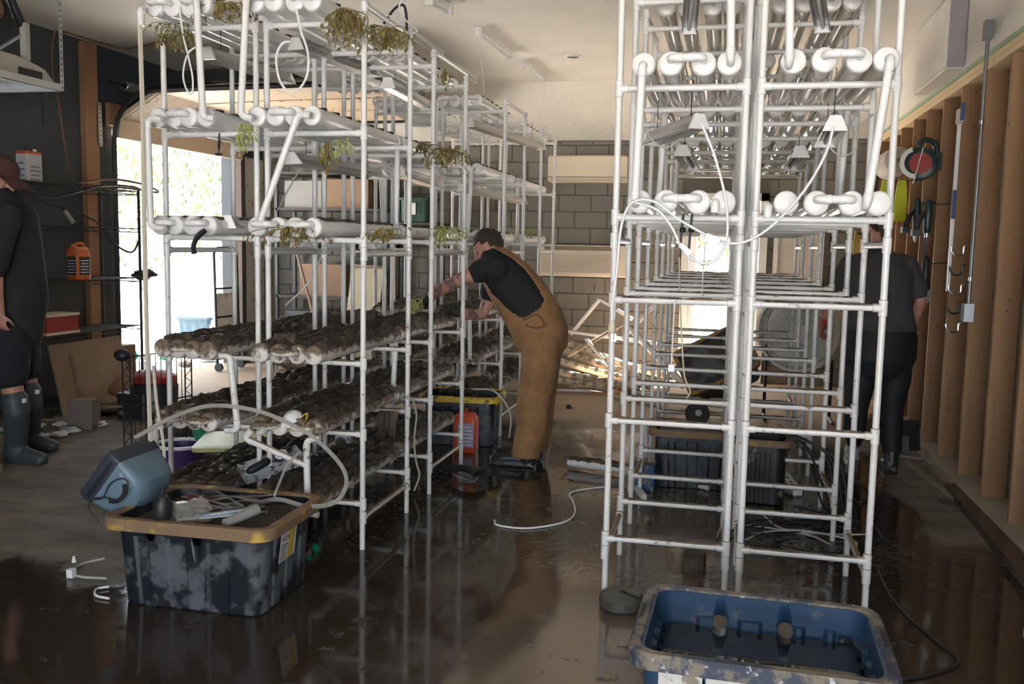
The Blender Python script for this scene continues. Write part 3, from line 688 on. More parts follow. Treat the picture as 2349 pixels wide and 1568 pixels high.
boolean_cut(bb_, m.mesh('c', BIN))
ww = N('murky_water'); WAT = ww.done(ww.bsdf((.018, .022, .026), .02, 0, None, .5))
MB().loft([[BX @ p for p in rrect(.325, .235, .05, z, 6, .016, 4)] for z in (.02, .285)]).obj('water', WAT, bin_, True, 30)
wp = MB()
for x0, x1 in ((-.30, -.17), (-.16, .0), (.02, .17), (.19, .30)): wp.add([BX @ V((x0, -.262+.0, .33)), BX @ V((x1, -.262, .33)), BX @ V((x1, -.245, .06)), BX @ V((x0, -.245, .06))], [(3, 2, 1, 0)])
for s_ in (-1, 1): MB().bar(BX @ V((s_*.378, -.03, .399)), BX @ V((s_*.378, .09, .399)), .014, .006).obj('handle_slot', BLK, bin_, False)
wf_ = N('cream_mud_film'); a_n = wf_.noise(9, 6, .6); WFILM = wf_.done(wf_.bsdf(wf_.mix(wf_.ss(a_n, .56, .62), (.62, .59, .53), (.26, .22, .17)), .7))
for x0, x1 in ((-.295, -.165), (-.155, .045), (.055, .30)):
    y_ = lambda z: -(.275*.90+(.263-.275*.9)*z/.39)-.0015
    MB().add([BX @ V((x0, y_(.345), .345)), BX @ V((x1, y_(.345), .345)), BX @ V((x1, y_(.07), .07)), BX @ V((x0, y_(.07), .07))], [(3, 2, 1, 0)]).obj('dried_film', WFILM, bin_, False)
b2, *_ = make_tote('blue_tub', 'light blue plastic tub cut by the right edge of the picture', 'tub', (1.25, 3.06, 0), .0, .20, .25, .36, plain('light_blue_plastic', (.10, .22, .42), .45), bpy.data.materials['light_blue_plastic'], .9, 0, 3, .02, .03)
# ---------------------------------------------------------------- totes further back
t3, *_ = make_tote('storage_tote', 'black tote with bright yellow rim standing behind the second left rack', 'tote', (-2.02, 7.12, 0), .1, .30, .22, .40, TOTEB, YEL, .9, .008, 3, .03, .045)
MB().loft([[V((-2.02, 7.12, 0))+p for p in rrect(.26, .18, .05, z)] for z in (.28, .31)]).obj('mud_fill', MUDM, t3)
t4, *_ = make_tote('storage_tote', 'black tote under the aisle side clear tube racks with pipe scraps on top', 'tote', (-.12, 6.32, 0), .05, .30, .22, .40, TOTEB, YELM, .9, .008, 3, .03, .045)
MB().loft([[V((-.12, 6.32, 0))+p for p in rrect(.26, .18, .05, z)] for z in (.30, .36)]).obj('mud_fill', MUDM, t4)
t5, *_ = make_tote('storage_tote', 'black tote with cables draped over it under the stud wall side racks', 'tote', (.30, 6.05, 0), -.1, .16, .20, .42, BLACK, YELM, .9, .006, 3, .025, .04)
for k in range(6):
    c = (.42+R.uniform(-.05, .05), 5.95+R.uniform(-.1, .1)); cable('tangled_cable', 'black cable in the tangle hanging over the tote under the stud wall side racks', 'cable', [(c[0]-.2, c[1]+.1, .44), (c[0]-.02, c[1], .46), (c[0]+.14+.03*k, c[1]-.06, .33), (c[0]+.25+.02*k, c[1]-.15, .05), (c[0]+.3, c[1]-.3-.04*k, .012), (c[0]-.05+.08*k, c[1]-.5, .012)], .007, CORDB, 'cable tangle below the right racks')
lidc = AY(1655, 815, 8.0)
t = thing('tote_lid_tote', 'big black tote with yellow edge tipped on its side behind the right racks', 'tote', (lidc.x, 8.0, 0))
m = MB(); rot = M.Rotation(-.5, 3, 'Y') @ M.Rotation(.9, 3, 'X')
ring = lambda hx, hy, z: [lidc+V((0, .25, -.13))+rot @ p for p in rrect(hx, hy, .06, z)]
m.loft([ring(.27, .19, -.16), ring(.30, .22, .15)]).obj('body', TOTEB, t, True, 30); MB().loft([ring(.30, .22, .13), ring(.335, .25, .13), ring(.335, .25, .17), ring(.30, .22, .17)], False, True).obj('rim', YELM, t, True, 30)
# ---------------------------------------------------------------- hung grow lights
def grow_light(p, q, label, w=.10, open_=True, hang=.18):
    p, q = V(p), V(q); t = thing('grow_light', label, 'grow light', (p+q)/2, 'strip grow lights hung in the racks')
    d = (q-p).normalized(); s = d.cross(V((0, 0, 1))).normalized(); u = s.cross(d)
    prof = [(-.022, .028), (.022, .028), (.028, .0), (w*.5, -.030), (w*.5-.004, -.032), (.024, -.004), (-.024, -.004), (-w*.5+.004, -.032), (-w*.5, -.030), (-.028, 0)]
    MB().loft([[e+s*a+u*b for a, b in prof] for e in (p, q)]).obj('reflector', plain('brushed_reflector', (.55, .54, .52), .25, .55, .1, 4) if 'brushed_reflector' not in bpy.data.materials else bpy.data.materials['brushed_reflector'], t, False)
    for e, k in ((p, -1), (q, 1)): MB().loft([[e+d*k*i+s*a+u*b for a, b in ((-.024, .032), (.024, .032), (w*.52, -.034), (-w*.52, -.034))] for i in (-.004, .010)]).obj('end_cap', WHITE, t, False)
    MB().tube([p+u*-.012, q+u*-.012], .009, 8).obj('lamp_tube', PAPER, t)
    for f in (.15, .85):
        e = p+(q-p)*f; MB().tube([e+u*.028, e+V((.0, .0, hang))], .0018, 4).obj('hanger_wire', DARKM, t)
def GLT(y0, u0, v0, y1, u1, v1, label, **k): grow_light(AY(u0, v0, y0), AY(u1, v1, y1), label, **k)
GLT(4.45, 476, 122, 5.2, 660, 180, 'grow light with a bright white underside below the front left top tier')
GLT(4.75, 680, 100, 5.6, 858, 165, 'grow light hung below the top tier of the front aisle side left rack')
GLT(4.6, 668, 362, 5.4, 870, 398, 'wide dusty grow light hung tilted in the second tier above the diagonal pipe', w=.16, hang=.1)
GLT(5.65, 890, 190, 6.5, 985, 242, 'grow light hung below the top tier of the second aisle side left rack')
GLT(7.4, 1078, 282, 8.3, 1242, 335, 'grow light hung below the top tier of the far left racks')
GLT(5.6, 915, 392, 6.4, 1005, 422, 'grow light hung in the second tier of the second left rack')
GLT(7.5, 1060, 430, 8.3, 1200, 460, 'grow light hung in the middle tier of the far left racks')
GLT(4.2, 1603, 278, 4.55, 1492, 318, 'grow light hung crooked in the left half of the right rack pair', hang=.2)
GLT(4.2, 1916, 282, 4.75, 1893, 322, 'grow light hung straight in the right half of the right rack pair', hang=.25)
GLT(3.95, 1590, -40, 4.5, 1581, 62, 'shiny grow light at the top of the left half of the right rack pair', w=.07)
GLT(3.95, 1872, -40, 4.5, 1888, 58, 'shiny grow light at the top of the right half of the right rack pair', w=.07)
GLT(5.5, 1566, 345, 6.0, 1590, 380, 'small far grow light in the left half of the right rack pair', hang=.1)
GLT(5.5, 1836, 348, 6.0, 1812, 380, 'small far grow light in the right half of the right rack pair', hang=.1)
GLT(4.30, 520, 508, 4.95, 600, 512, 'grow light lying on the third tier tubes of the front left rack', w=.10, hang=.03)
# ---------------------------------------------------------------- cords and hoses
def pxc(name, label, cat, y, px, r, mat, group=None, seg=6):
    """px items: (u, v) on plane y, or (u, v, y)"""
    return cable(name, label, cat, [AY(p[0], p[1], p[2] if len(p) > 2 else y) for p in px], r, mat, group, seg)
pxc('white_cable', 'white cord with an inline box looping across the right rack pair', 'cord', 3.76, [(1610, 285), (1640, 360), (1665, 460), (1668, 540), (1650, 588), (1620, 604), (1588, 594), (1565, 570), (1540, 520), (1505, 480), (1450, 462)], .0055, CORDW)
pxc('white_cable', 'white cord running from the hung right grow light to the middle adapter', 'cord', 3.75, [(1912, 290), (1895, 350), (1850, 430), (1790, 500), (1740, 540), (1690, 558), (1640, 548), (1560, 505), (1500, 462), (1450, 465), (1425, 520), (1415, 620), (1405, 700), (1404, 735)], .0055, CORDW)
def adapter(name, label, a, b, w, h, mat=WHITE):
    t = thing(name, label, 'adapter', a); a, b = V(a), V(b); m = MB(); p, q = frame(b-a); n_ = (b-a).normalized(); L_ = (b-a).length
    for k, e in ((0, .8), (.06, 1), (.94, 1), (1, .8)): pass
    m.loft([[a+(b-a)*k+p*sx*h*.5*e+q*sy*w*.5*e for sx, sy in ((-1, -1), (-1, 1), (1, 1), (1, -1))] for k, e in ((0, .8), (.06, 1), (.94, 1), (1, .8))]).obj('case', mat, t, False)
    MB().tube([a-n_*.02, a], .006).obj('cord_collar', mat, t); MB().tube([b, b+n_*.02], .006).obj('cord_collar', mat, t)
adapter('power_adapter', 'white power adapter box hanging in front of the centre posts', AY(1617, 542, 3.74), AY(1653, 555, 3.74), .042, .03)
adapter('cord_connector', 'white cord connector below the left end of the adapter', AY(1560, 560, 3.74), AY(1586, 583, 3.74), .024, .02)
t = thing('cord_plug', 'clear plug with steel prongs hanging on the leftmost post of the right racks', 'plug', AY(1408, 745, 3.98))
MB().lathe([(.010, 0), (.017, .02), (.016, .05), (.012, .055)], AY(1404, 735, 3.98), (0, 0, -1), 14).obj('plug_body', plain('yellowed_plastic', (.62, .55, .44), .4), t)
for dx in (-.007, .007): MB().bar(AY(1408, 765, 3.98)+V((dx, 0, 0)), AY(1408, 765, 3.98)+V((dx, 0, -.035)), .002, .008).obj('prong', CHROME, t, False)
pxc('white_cable', 'white cord looped below the top tier of the front left racks', 'cord', 4.12, [(680, 20), (690, 70), (706, 120), (705, 170), (685, 205), (660, 208), (640, 180), (634, 130), (648, 100), (668, 95)], .006, CORDW)
pxc('white_cable', 'white cord with tinned ends looped beside the front left post', 'cord', 4.15, [(412, 18), (420, 80), (432, 130), (442, 180), (440, 215), (428, 205), (420, 170), (430, 125), (448, 108)], .005, CORDW)
pxc('thin_cable', 'grey cord dangling at the left of the diagonal pipe', 'cord', 4.9, [(690, 385), (670, 420), (650, 455), (640, 480)], .005, plain('grey_cord', (.45, .44, .42), .5))
pxc('black_cable', 'black cord arched above the top of the front left rack', 'cord', 5.3, [(880, 55), (905, 20), (925, 12), (932, 35), (933, 80)], .008, CORDB)
pxc('white_cable', 'white knotted cord hanging from the ceiling above the front left rack', 'cord', 5.25, [(925, -10), (915, 20), (925, 40), (945, 60), (957, 72), (930, 76), (918, 50), (890, 35)], .005, CORDW)
for u0, pts, l in ((1098, [(1098, 66), (1103, 140), (1111, 200), (1103, 280)], 'thin cord hanging from the nearest bare strip light'), (1247, [(1247, 172), (1248, 220), (1238, 270)], 'thin cord hanging from the far bare strip light')):
    cable('hanging_cable', l, 'cord', [FL(*pts[0], CZ-.03)]+[AY(u, v, FL(*pts[0], CZ).y) for u, v in pts[1:]], .004, CORDW)
for y, px, l in ((4.4, [(1478, 292), (1500, 325), (1530, 338), (1560, 318)], 'grey wire drooping below the crooked grow light in the right rack pair'), (4.5, [(1918, 268), (1945, 288), (1975, 285), (2003, 262)], 'grey wire drooping right of the straight grow light'), (4.8, [(1895, 330), (1930, 358), (1965, 335), (1950, 275)], 'grey wire loop under the straight grow light')):
    pxc('grey_wire', l, 'wire', y, px, .004, bpy.data.materials['grey_cord'])
pxc('black_hook', 'black hook wire hanging from the second tier bar of the front left rack', 'hook', 4.36, [(503, 305), (501, 330), (502, 345), (506, 320)], .004, CORDB)
t = thing('wire_clip', 'black cable clip hanging under the front left rack second tier', 'clip', AY(502, 352, 4.36)); MB().bar(AY(495, 354, 4.36), AY(509, 354, 4.36), .008, .012).obj('clip_bar', BLK, t, False); MB().tube([AY(502, 346, 4.36), AY(502, 353, 4.36)], .003).obj('clip_stem', BLK, t)
pxc('black_strap', 'black strap draped over the third tier tubes of the front left rack', 'strap', 4.08, [(470, 528), (452, 545), (444, 565), (446, 582)], .014, BLK)
pxc('clear_hose', 'clear vinyl hose in a wide loop from the television to the front of the tote', 'hose', 3.8, [(310, 1003, 3.75), (400, 955), (490, 930), (600, 945), (700, 990), (760, 1040), (792, 1085), (790, 1125), (760, 1155), (700, 1160), (640, 1145), (590, 1155), (550, 1180, 3.55), (530, 1208, 3.5)], .0105, VINYL, None, 7)
pxc('clear_hose', 'thin clear hose hanging beside the white pipe into the tote', 'hose', 3.95, [(690, 1035, 4.0), (660, 1065), (640, 1110), (630, 1140, 3.8)], .007, VINYL)
cable('clear_hose', 'tall clear drain hose hanging straight from the top front left elbow', 'hose', [AY(321, 58, fy), AY(328, 300, fy), AY(331, 500, fy), AY(337, 760, fy), AY(345, 1012, fy)], .0115, plain('yellowed_hose', (.50, .46, .38), .35), None, 4)
cable('clear_hose', 'thin muddy hose hanging from the lower front left elbow', 'hose', [AY(352, 838, fy), AY(360, 930, fy), AY(374, 1010, fy), AY(378, 1075, fy)], .008, bpy.data.materials['yellowed_hose'], None, 4)
cable('floor_cable', 'white cord lying in an S curve on the wet aisle floor', 'cord', [FL(u, v, .008) for u, v in ((1134, 1193), (1142, 1204), (1200, 1211), (1260, 1205), (1305, 1192), (1319, 1172), (1312, 1145), (1306, 1135), (1325, 1124), (1390, 1116))], .006, CORDW)
cable('floor_cable', 'black cable lying along the wet floor by the front right bin', 'cable', [FL(u, v, .008) for u, v in ((2015, 1310), (2040, 1360), (2085, 1415), (2150, 1470), (2195, 1505), (2190, 1525), (2130, 1545), (2050, 1560))], .006, CORDB)
cable('floor_cable', 'thin grey wire by the left side of the tote', 'cable', [FL(u, v, .008) for u, v in ((240, 1280), (190, 1292), (165, 1310), (185, 1322), (245, 1326))], .006, bpy.data.materials['grey_cord'])
cable('floor_cable', 'white cable end curling out from under the tote', 'cable', [FL(u, v, .01) for u, v in ((250, 1345), (222, 1350), (220, 1365), (250, 1372))], .006, CORDW)
t = thing('white_plug', 'white plug lying on the wet floor left of the tote', 'plug', FL(164, 1322)); MB().box(FL(164, 1324)+V((0, 0, .022)), (.032, .03, .04)).obj('plug_body', WHITE, t, False); MB().lathe([(.012, 0), (.006, .03)], FL(164, 1310)+V((0, .02, .04)), n=10).obj('plug_collar', WHITE, t)
pxc('thin_cable', 'pale cord hanging beside the second left rack', 'cord', 5.45, [(945, 910), (955, 950), (950, 1010), (955, 1060), (962, 1090), (950, 1125)], .006, plain('yellow_white_cord', (.55, .50, .40), .5))
pxc('clear_hose', 'thin clear hose curving down by the man with a fitting at its end', 'hose', 7.0, [(1085, 892), (1130, 895), (1160, 925), (1172, 960), (1168, 1003)], .008, bpy.data.materials['yellow_white_cord'])
for i, (y, u, v, L_) in enumerate(((4.0, 1548, 690, 150), (4.62, 1617, 560, 130))):
    t = thing('hanging_cable', ('string with a white tag hanging from a bar of the front right rack', 'second string with a white tag hanging higher behind the first one')[i], 'cord', AY(u, v, y))
    MB().tube(smooth_path([AY(u, v, y), AY(u-4, v+L_*.5, y), AY(u-8, v+L_, y)]), .003, 5).obj('string', CORDW, t); MB().box(AY(u-8, v+L_+4, y), (.026, .006, .03)).obj('tag', WHITE, t, False)
pxc('yellow_string', 'yellow string strung through the aisle side right rack from its third bar', 'string', 4.7, [(1557, 500), (1559, 640), (1563, 760), (1570, 860), (1583, 900), (1560, 925)], .004, plain('yellow_white_string', (.6, .52, .36), .6))
for y, u, l in ((4.02, 1568, 'left'), (4.02, 1588, 'right')):
    t = thing('hook_rod', f'black threaded hook rod hanging under the tube tier, {l} of the two', 'hook', AY(u, 490, y)); MB().tube([AY(u, 490, y), AY(u-5, 530, y), AY(u-9, 590, y)], .005, 6).obj('rod', BLK, t); MB().ball(AY(u-2, 527, y), (.014, .014, .012), 10).obj('rod_knob', BLK, t)
# ---------------------------------------------------------------- withered plants caught in the racks
def withered(label, c, n, drop, spread, mat=PLANT, seed=1, up=0.0):
    t = tag(None or MBplant(c, n, drop, spread, mat, seed, up), label, 'plant', 'withered plants caught in the racks'); return t
def MBplant(c, n, drop, spread, mat, seed, up):
    m = MB(); rr = random.Random(seed); c = V(c)
    for k in range(n):
        d = V((rr.gauss(0, 1)*spread, rr.gauss(0, 1)*spread, 0)); L_ = drop*rr.uniform(.4, 1.1)
        pts = [c+d*.3+V((0, 0, up*rr.random())), c+d+V((0, 0, -L_*.25+up*rr.random())), c+d*1.25+V((rr.gauss(0, .012), rr.gauss(0, .012), -L_*.65)), c+d*1.2+V((rr.gauss(0, .02), rr.gauss(0, .02), -L_))]
        m.tube(smooth_path(pts, 3), rr.uniform(.0012, .003), 4)
        for q in range(rr.randint(3, 7)):
            p = pts[1].lerp(pts[3], rr.random())+V((rr.gauss(0, .012),)*3); a, b = frame(V((rr.gauss(0, 1), rr.gauss(0, 1), rr.gauss(0, 1)))); s_ = rr.uniform(.008, .022)
            m.add([p-a*s_, p+b*s_*.45, p+a*s_, p-b*s_*.45], [(0, 1, 2, 3)])
    return m.obj('withered_plant', mat, None, False)
for i, (y, u, v, n, dr, sp, mt, l) in enumerate(((4.25, 795, 28, 46, .15, .04, PLANT, 'big withered plant hanging over the top tier left of the tall front post'), (4.5, 888, 70, 34, .11, .05, PLANT, 'withered plant hanging under the sloping top rail of the front left rack'),
    (4.2, 520, 12, 22, .08, .06, PLANT, 'withered leaves lying on the top tubes right of the first vertical pipe'), (4.1, 558, 290, 12, .12, .02, PLANTG, 'pale roots hanging below the second tier in front of the front left rack'),
    (4.2, 752, 330, 14, .14, .015, PLANT, 'long withered root hanging before the wide dusty grow light'), (4.2, 785, 325, 8, .09, .02, PLANTG, 'short pale roots right of the long withered root'), (4.15, 680, 525, 26, .08, .06, PLANT, 'withered plant draped on the third tier tubes left of the centre posts'),
    (5.5, 1022, 345, 30, .12, .06, PLANT, 'withered plant hanging from the second tier of the second left rack'), (5.4, 968, 335, 14, .05, .03, PLANT, 'dark withered leaves at the end of the second tier tube'), (5.5, 1025, 525, 26, .10, .05, PLANTG, 'green sprouts on the third tier behind the man'),
    (8.95, 1200, 528, 26, .08, .08, PLANTG, 'green sprouts on the third tier above the man'), (4.3, 885, 530, 16, .06, .04, PLANT, 'withered leaves on the third tier right of the tall front post'), (5.6, 1020, 162, 10, .10, .02, PLANT, 'withered leaf hanging over the top of the second left rack'),
    (4.2, 400, 60, 14, .10, .05, PLANT, 'dark withered roots hanging below the top front left tubes'), (4.2, 415, 75, 14, .10, .03, PLANT, 'dark withered roots on the top bar of the front left rack'), (5.5, 948, 690, 14, .09, .02, PLANTG, 'pale bundle of roots hanging beside the second left rack post'))):
    withered(l, AY(u, v, y), n, dr, sp, mt, 40+i, .02)
for i, (u, v, y, l) in enumerate(((655, 775, 4.3, 'strip of mud hanging off the fourth tier tube of the front left racks'), (893, 950, 4.9, 'hanging mud drip at the end of the fifth tier aisle tube'))):
    p = AY(u, v, y); m = MB()
    for k in range(7): x = p.x-.05+.016*k; m.tube([(x, p.y, p.z+.02), (x+R.uniform(-.01, .01), p.y-.02, p.z-.05), (x+R.uniform(-.01, .01), p.y-.015, p.z-.08-R.random()*.10)], [.012, .011, .002], 7)
    tag(m.obj('mud_drip', MUDM), l, 'mud')
# ---------------------------------------------------------------- wire shelving along the left wall
def wire_shelf(m, x0, x1, y0, y1, z, n=22, r=.0026):
    for a, b in (((x0, y0, z), (x0, y1, z)), ((x1, y0, z), (x1, y1, z)), ((x0, y0, z), (x1, y0, z)), ((x0, y1, z), (x1, y1, z))):
        a, b = V(a), V(b)
        m.tube([a, b], .004, 6); d = V((0, 0, -.035)); m.tube([a+d, b+d], .004, 6)
        k = max(4, int((b-a).length/.06)); m.tube([a+(b-a)*i/k+(d if i % 2 else V((0, 0, 0))) for i in range(k+1)], r, 5)
    for i in range(1, n): x = x0+(x1-x0)*i/n; m.tube([(x, y0, z), (x, y1, z)], r, 5)
SX0, SX1, SY0, SY1 = -6.03, -5.60, 6.42, 8.0
t = thing('wire_shelving', 'black wire shelving unit with five shelves along the dark left wall', 'shelf unit', ((SX0+SX1)/2, 7.2, 0))
DWIRE = plain('dirty_black_wire', (.03, .028, .025), .7)
for x in (SX0, SX1):
    for y in (SY0, SY1):
        m = MB().tube([(x, y, .02), (x, y, 2.06)], .0135, 10); m.lathe([(.018, 0), (.018, .02), (.006, .025)], (x, y, 0), n=10)
        for k in range(1, 40): m.lathe([(.0146, -.002), (.0146, .002)], (x, y, .05*k), n=10, caps=False)
        m.obj('post', DWIRE, t)
for z in (2.05, 1.69, 1.21, .74, .10): m = MB(); wire_shelf(m, SX0, SX1, SY0, SY1, z, 16); m.obj('shelf', DWIRE, t)
# things on the shelves
cx, cy = -5.72, 6.62
c0 = AX(68, 412, -5.72); t = thing('solvent_can', 'white metal solvent can with a red top on the wire shelving', 'can', (c0.x, c0.y, 2.052))
def can_ring(hx, hy, r, z): return [V((c0.x, c0.y, 2.053+z))+p for p in rrect(hx, hy, r, 0, 4, 0, 0, 2)]
MB().loft([can_ring(.058, .088, .012, 0), can_ring(.058, .088, .012, .225)]).obj('can_body', plain('dull_white_can', (.48, .49, .52), .5), t, False)
MB().loft([can_ring(.0585, .0885, .012, .225), can_ring(.0585, .0885, .012, .243), can_ring(.054, .084, .012, .25)]).obj('can_top', plain('red_orange_paint', (.50, .085, .03), .45), t, False)
MB().tube(fillet([(c0.x, c0.y-.04, 2.30), (c0.x, c0.y-.04, 2.335), (c0.x, c0.y+.04, 2.335), (c0.x, c0.y+.04, 2.30)], .02), .004, 6).obj('handle', DARKM, t); MB().lathe([(.018, 0), (.018, .025)], (c0.x, c0.y+.065, 2.30), n=14).obj('screw_cap', WHITE, t)
m = MB()
for k in range(4): m.box((c0.x+.059, c0.y, 2.07+.035*k), (.001, .12-.02*(k % 2), .014))
for k in range(3): m.box((c0.x-.01+.0, c0.y-.0885, 2.10+.05*k), (.07, .001, .018))
m.obj('printed_lines', plain('faded_blue_print', (.16, .18, .26), .6), t, False)
def jug(name, label, c, w, d, h, col, lab, dark=None, group=None):
    c = V(c); t = thing(name, label, 'jug', c, group); rg = lambda a, b, r, z, o=0: [c+p+V((o, 0, 0)) for p in rrect(a, b, r, z, 5, 0, 0, 3)]
    MB().loft([rg(w*.46, d*.46, .03, .0), rg(w*.5, d*.5, .03, .015), rg(w*.5, d*.5, .03, h*.70), rg(w*.46, d*.48, .03, h*.82), rg(w*.25, d*.45, .02, h*.90)]).obj('jug_body', col, t, True, 30)
    MB().tube(fillet([c+V((0, d*.36, h*.86)), c+V((0, d*.36, h*.99)), c+V((0, -d*.12, h*.99)), c+V((0, -d*.2, h*.86))], .03), .014, 8).obj('handle', col, t)
    MB().lathe([(.020, 0), (.020, .03)], c+V((0, -d*.32, h*.89)), n=14).obj('screw_cap', dark or col, t)
    MB().box(c+V((w*.5+.0008, 0, h*.38)), (.0012, d*.74, h*.5)).obj('label', lab, t, False); o = MB().box(c+V((0, -d*.5-.0008, h*.38)), (w*.72, .0012, h*.5)).obj('label', lab, t, False)
    m = MB()
    for k in range(5): m.box(c+V((0, -d*.5-.0018, h*(.2+.08*k))), (w*(.5 if k % 2 else .6), .001, h*.025)); m.box(c+V((w*.5+.0018, 0, h*(.2+.08*k))), (.001, d*(.5 if k % 2 else .6), h*.025))
    m.obj('printed_lines', PAPER, o, False)
    return t
c0 = AX(181, 640, -5.72); jug('jug', 'orange jug with a dark label on the wire shelving', (c0.x, c0.y, 1.213), .13, .19, .33, ORANGE, NAVY)
c0 = AX(112, 748, -5.70)
t = thing('red_toolbox', 'red box with cream edges on the lower wire shelf beside the dark clad person', 'box', (-5.72, 7.0, .74)); MB().box((-5.74, 6.93, .835), (.22, .40, .14)).obj('box_body', RED, t, False)
for z in (.757, .915): MB().box((-5.74, 6.93, z), (.235, .415, .022)).obj('edge_trim', CREAM, t, False)
for k, pts in enumerate(((( -5.75, 6.5, 2.0), (-5.7, 6.9, 1.93), (-5.65, 7.5, 2.07), (-5.6, 7.9, 2.09), (-5.62, 8.1, 2.06), (-5.65, 8.25, 2.0)), ((-5.75, 6.5, 1.96), (-5.68, 7.0, 1.86), (-5.62, 7.4, 1.74), (-5.6, 7.6, 1.55), (-5.62, 7.9, 1.46), (-5.66, 8.1, 1.6)), ((-5.64, 7.2, 2.08), (-5.6, 7.6, 2.14), (-5.55, 8.0, 2.12), (-5.58, 8.3, 2.06), (-5.7, 8.0, 2.08), (-5.8, 7.5, 2.08)))):
    cable('shelf_cable', ('black cable drooping from the top wire shelf, upper of two', 'black cable drooping to the second wire shelf, lower of two', 'brown hose coil on the far end of the top wire shelf')[k], 'cable', pts, .010, CORDB if k < 2 else CORDO)
t = thing('cable_connector', 'pale cable connector hanging above the second wire shelf', 'connector', AX(155, 495, -5.6)); MB().tube([AX(147, 482, -5.6), AX(167, 510, -5.6)], [.018, .022], 12).obj('connector_body', plain('dull_connector', (.36, .33, .30), .5), t); MB().tube([AX(143, 476, -5.6), AX(147, 482, -5.6)], .01, 8).obj('collar', BLK, t)
bag('dark_glove', 'dark work glove hanging over the third shelf against the bright doorway', 'glove', (-5.62, 8.10, 1.24), (.10, .12, .05), BLK, 5, .4)
cable('air_hose', 'brown air hose looping along the ceiling and down the dark left wall', 'hose', [FL(430, 75, CZ-.02), FL(300, 110, CZ-.02), FL(230, 98, CZ-.02), FL(140, 72, CZ-.02), AX(122, 90, -5.5), AX(119, 160, -5.8), AX(135, 240, -5.98), AX(148, 330, -6.02), AX(160, 385, -6.0), AX(190, 408, -5.8)], .008, CORDO)
cable('strap_end', 'black strap end hanging under the ceiling rack on the left', 'strap', [AX(94, 205, -4.9), AX(98, 240, -4.9), AX(100, 290, -4.9)], .012, BLK)
# perforated hanger, garage door tracks and open sectional door
def perf(name, a, b, w, parent):
    a, b = V(a), V(b); m = MB(); m.bar(a, b, w, .003, (1, 0, 0)); k = int((b-a).length/.04)
    o = m.obj(name, STEEL, parent, False)
    h = MB()
    for i in range(k): p = a+(b-a)*(i+.5)/k; h.box(p, (.0045, .010, .016))
    stuff(h.obj('bolt_holes', BLK, o, False)); return o
gd = thing('door_1', 'x', 'door', (-6.0, 9.5, 0)); del gd['label'], gd['category']; struct(gd)
perf('track_bracket', AX(228, 235, -6.02), AX(232, 335, -6.02), .05, gd)
DPAN = plain('cream_door_panel', (.62, .50, .37), .6, 0, .08, 3, 0, .1)
prof = [(-6.02, 2.60), (-6.0, 2.80), (-5.82, 2.99), (-5.55, 3.07), (-4.95, 3.09), (-4.38, 3.10), (-3.80, 3.105), (-3.25, 3.11)]
for i in range(7):
    if i == 1: continue
    (xa, za), (xb, zb) = prof[i] if i != 2 else prof[1], prof[i+1]
    m = MB(); a, b = V((xa, 9.5, za)), V((xb, 9.5, zb)); d = (b-a).normalized(); m.bar(a+d*.004, b-d*.004, 2.44, .04, V((0, 0, 1)) if abs(d.z) < .9 else V((1, 0, 0)))
    for y in (8.35, 9.1, 9.9, 10.65): m.bar(a+d*.02+V((0, y-9.5, -.025 if abs(d.z) < .9 else 0)), b-d*.02+V((0, y-9.5, -.025 if abs(d.z) < .9 else 0)), .05, .012)
    m.obj('door_panel', DPAN, gd, False)
for y in (8.24, 10.76):
    pts = [V((-6.03, y, .05)), V((-6.03, y, 2.55))]+[V((-5.55-.48*math.cos(a), y, 2.58+.48*math.sin(a))) for a in [PI/2*k/8 for k in range(9)]]+[V((-3.2, y, 3.09))]
    MB().tube(pts, .028, 4).obj('door_track', DARKM, gd, False)
MB().bar((-5.6, 8.22, 3.17), (-3.2, 8.22, 3.2), .02, .11).obj('track_angle', DARKM, gd, False)
sp = MB().tube([(-5.95, 8.05, 3.12), (-5.95, 10.9, 3.12)], .014, 8); sp.obj('torsion_bar', DARKM, gd)
sp = MB(); sp.tube([V((-5.95+.045*math.cos(k*.8), 8.3+k*.0016*.8, 3.12+.045*math.sin(k*.8))) for k in range(520)], .006, 5); stuff(sp.obj('torsion_spring', STEEL, gd))
# ceiling rack with mitre saw
t = thing('ceiling_rack', 'white wire ceiling rack hung on steel angles at the upper left', 'rack', (-5.1, 5.6, 2.68)); rx1, ry1, rz_ = -4.72, 5.86, 2.62
p = AX(140, 205, rx1); ry1, rz_ = p.y, p.z+.03
m = MB(); wire_shelf(m, -5.9, rx1, ry1-1.3, ry1, rz_, 34, .0028); m.obj('wire_deck', CHROME, t)
MB().bar((rx1, ry1-1.3, rz_-.02), (rx1, ry1, rz_-.02), .02, .05).obj('front_beam', STEEL, t, False); MB().bar((-5.9, ry1, rz_-.02), (rx1, ry1, rz_-.02), .02, .05).obj('front_beam', STEEL, t, False)
perf('hanger_angle', (rx1+.01, ry1, rz_-.04), (rx1+.01, ry1, CZ), .035, t); perf('hanger_angle', (-5.9, ry1, rz_-.04), (-5.9, ry1, CZ), .035, t)
t = thing('mitre_saw', 'yellow and black mitre saw with a pale base on the ceiling rack', 'saw', (-5.15, 5.3, rz_+.01)); s0 = AX(62, 150, -4.95); sx, sy, sz = -5.0, s0.y-.13, rz_+.012
b_ = [(-.28, 0), (.31, 0), (.28, .04), (.20, .10), (.12, .12), (-.08, .15), (-.28, .15)]
MB().loft([[V((sx+dx, sy+a, sz+b)) for a, b in b_] for dx in (-.14, .14)]).obj('saw_base', plain('pale_cast_base', (.42, .39, .34), .5), t, False)
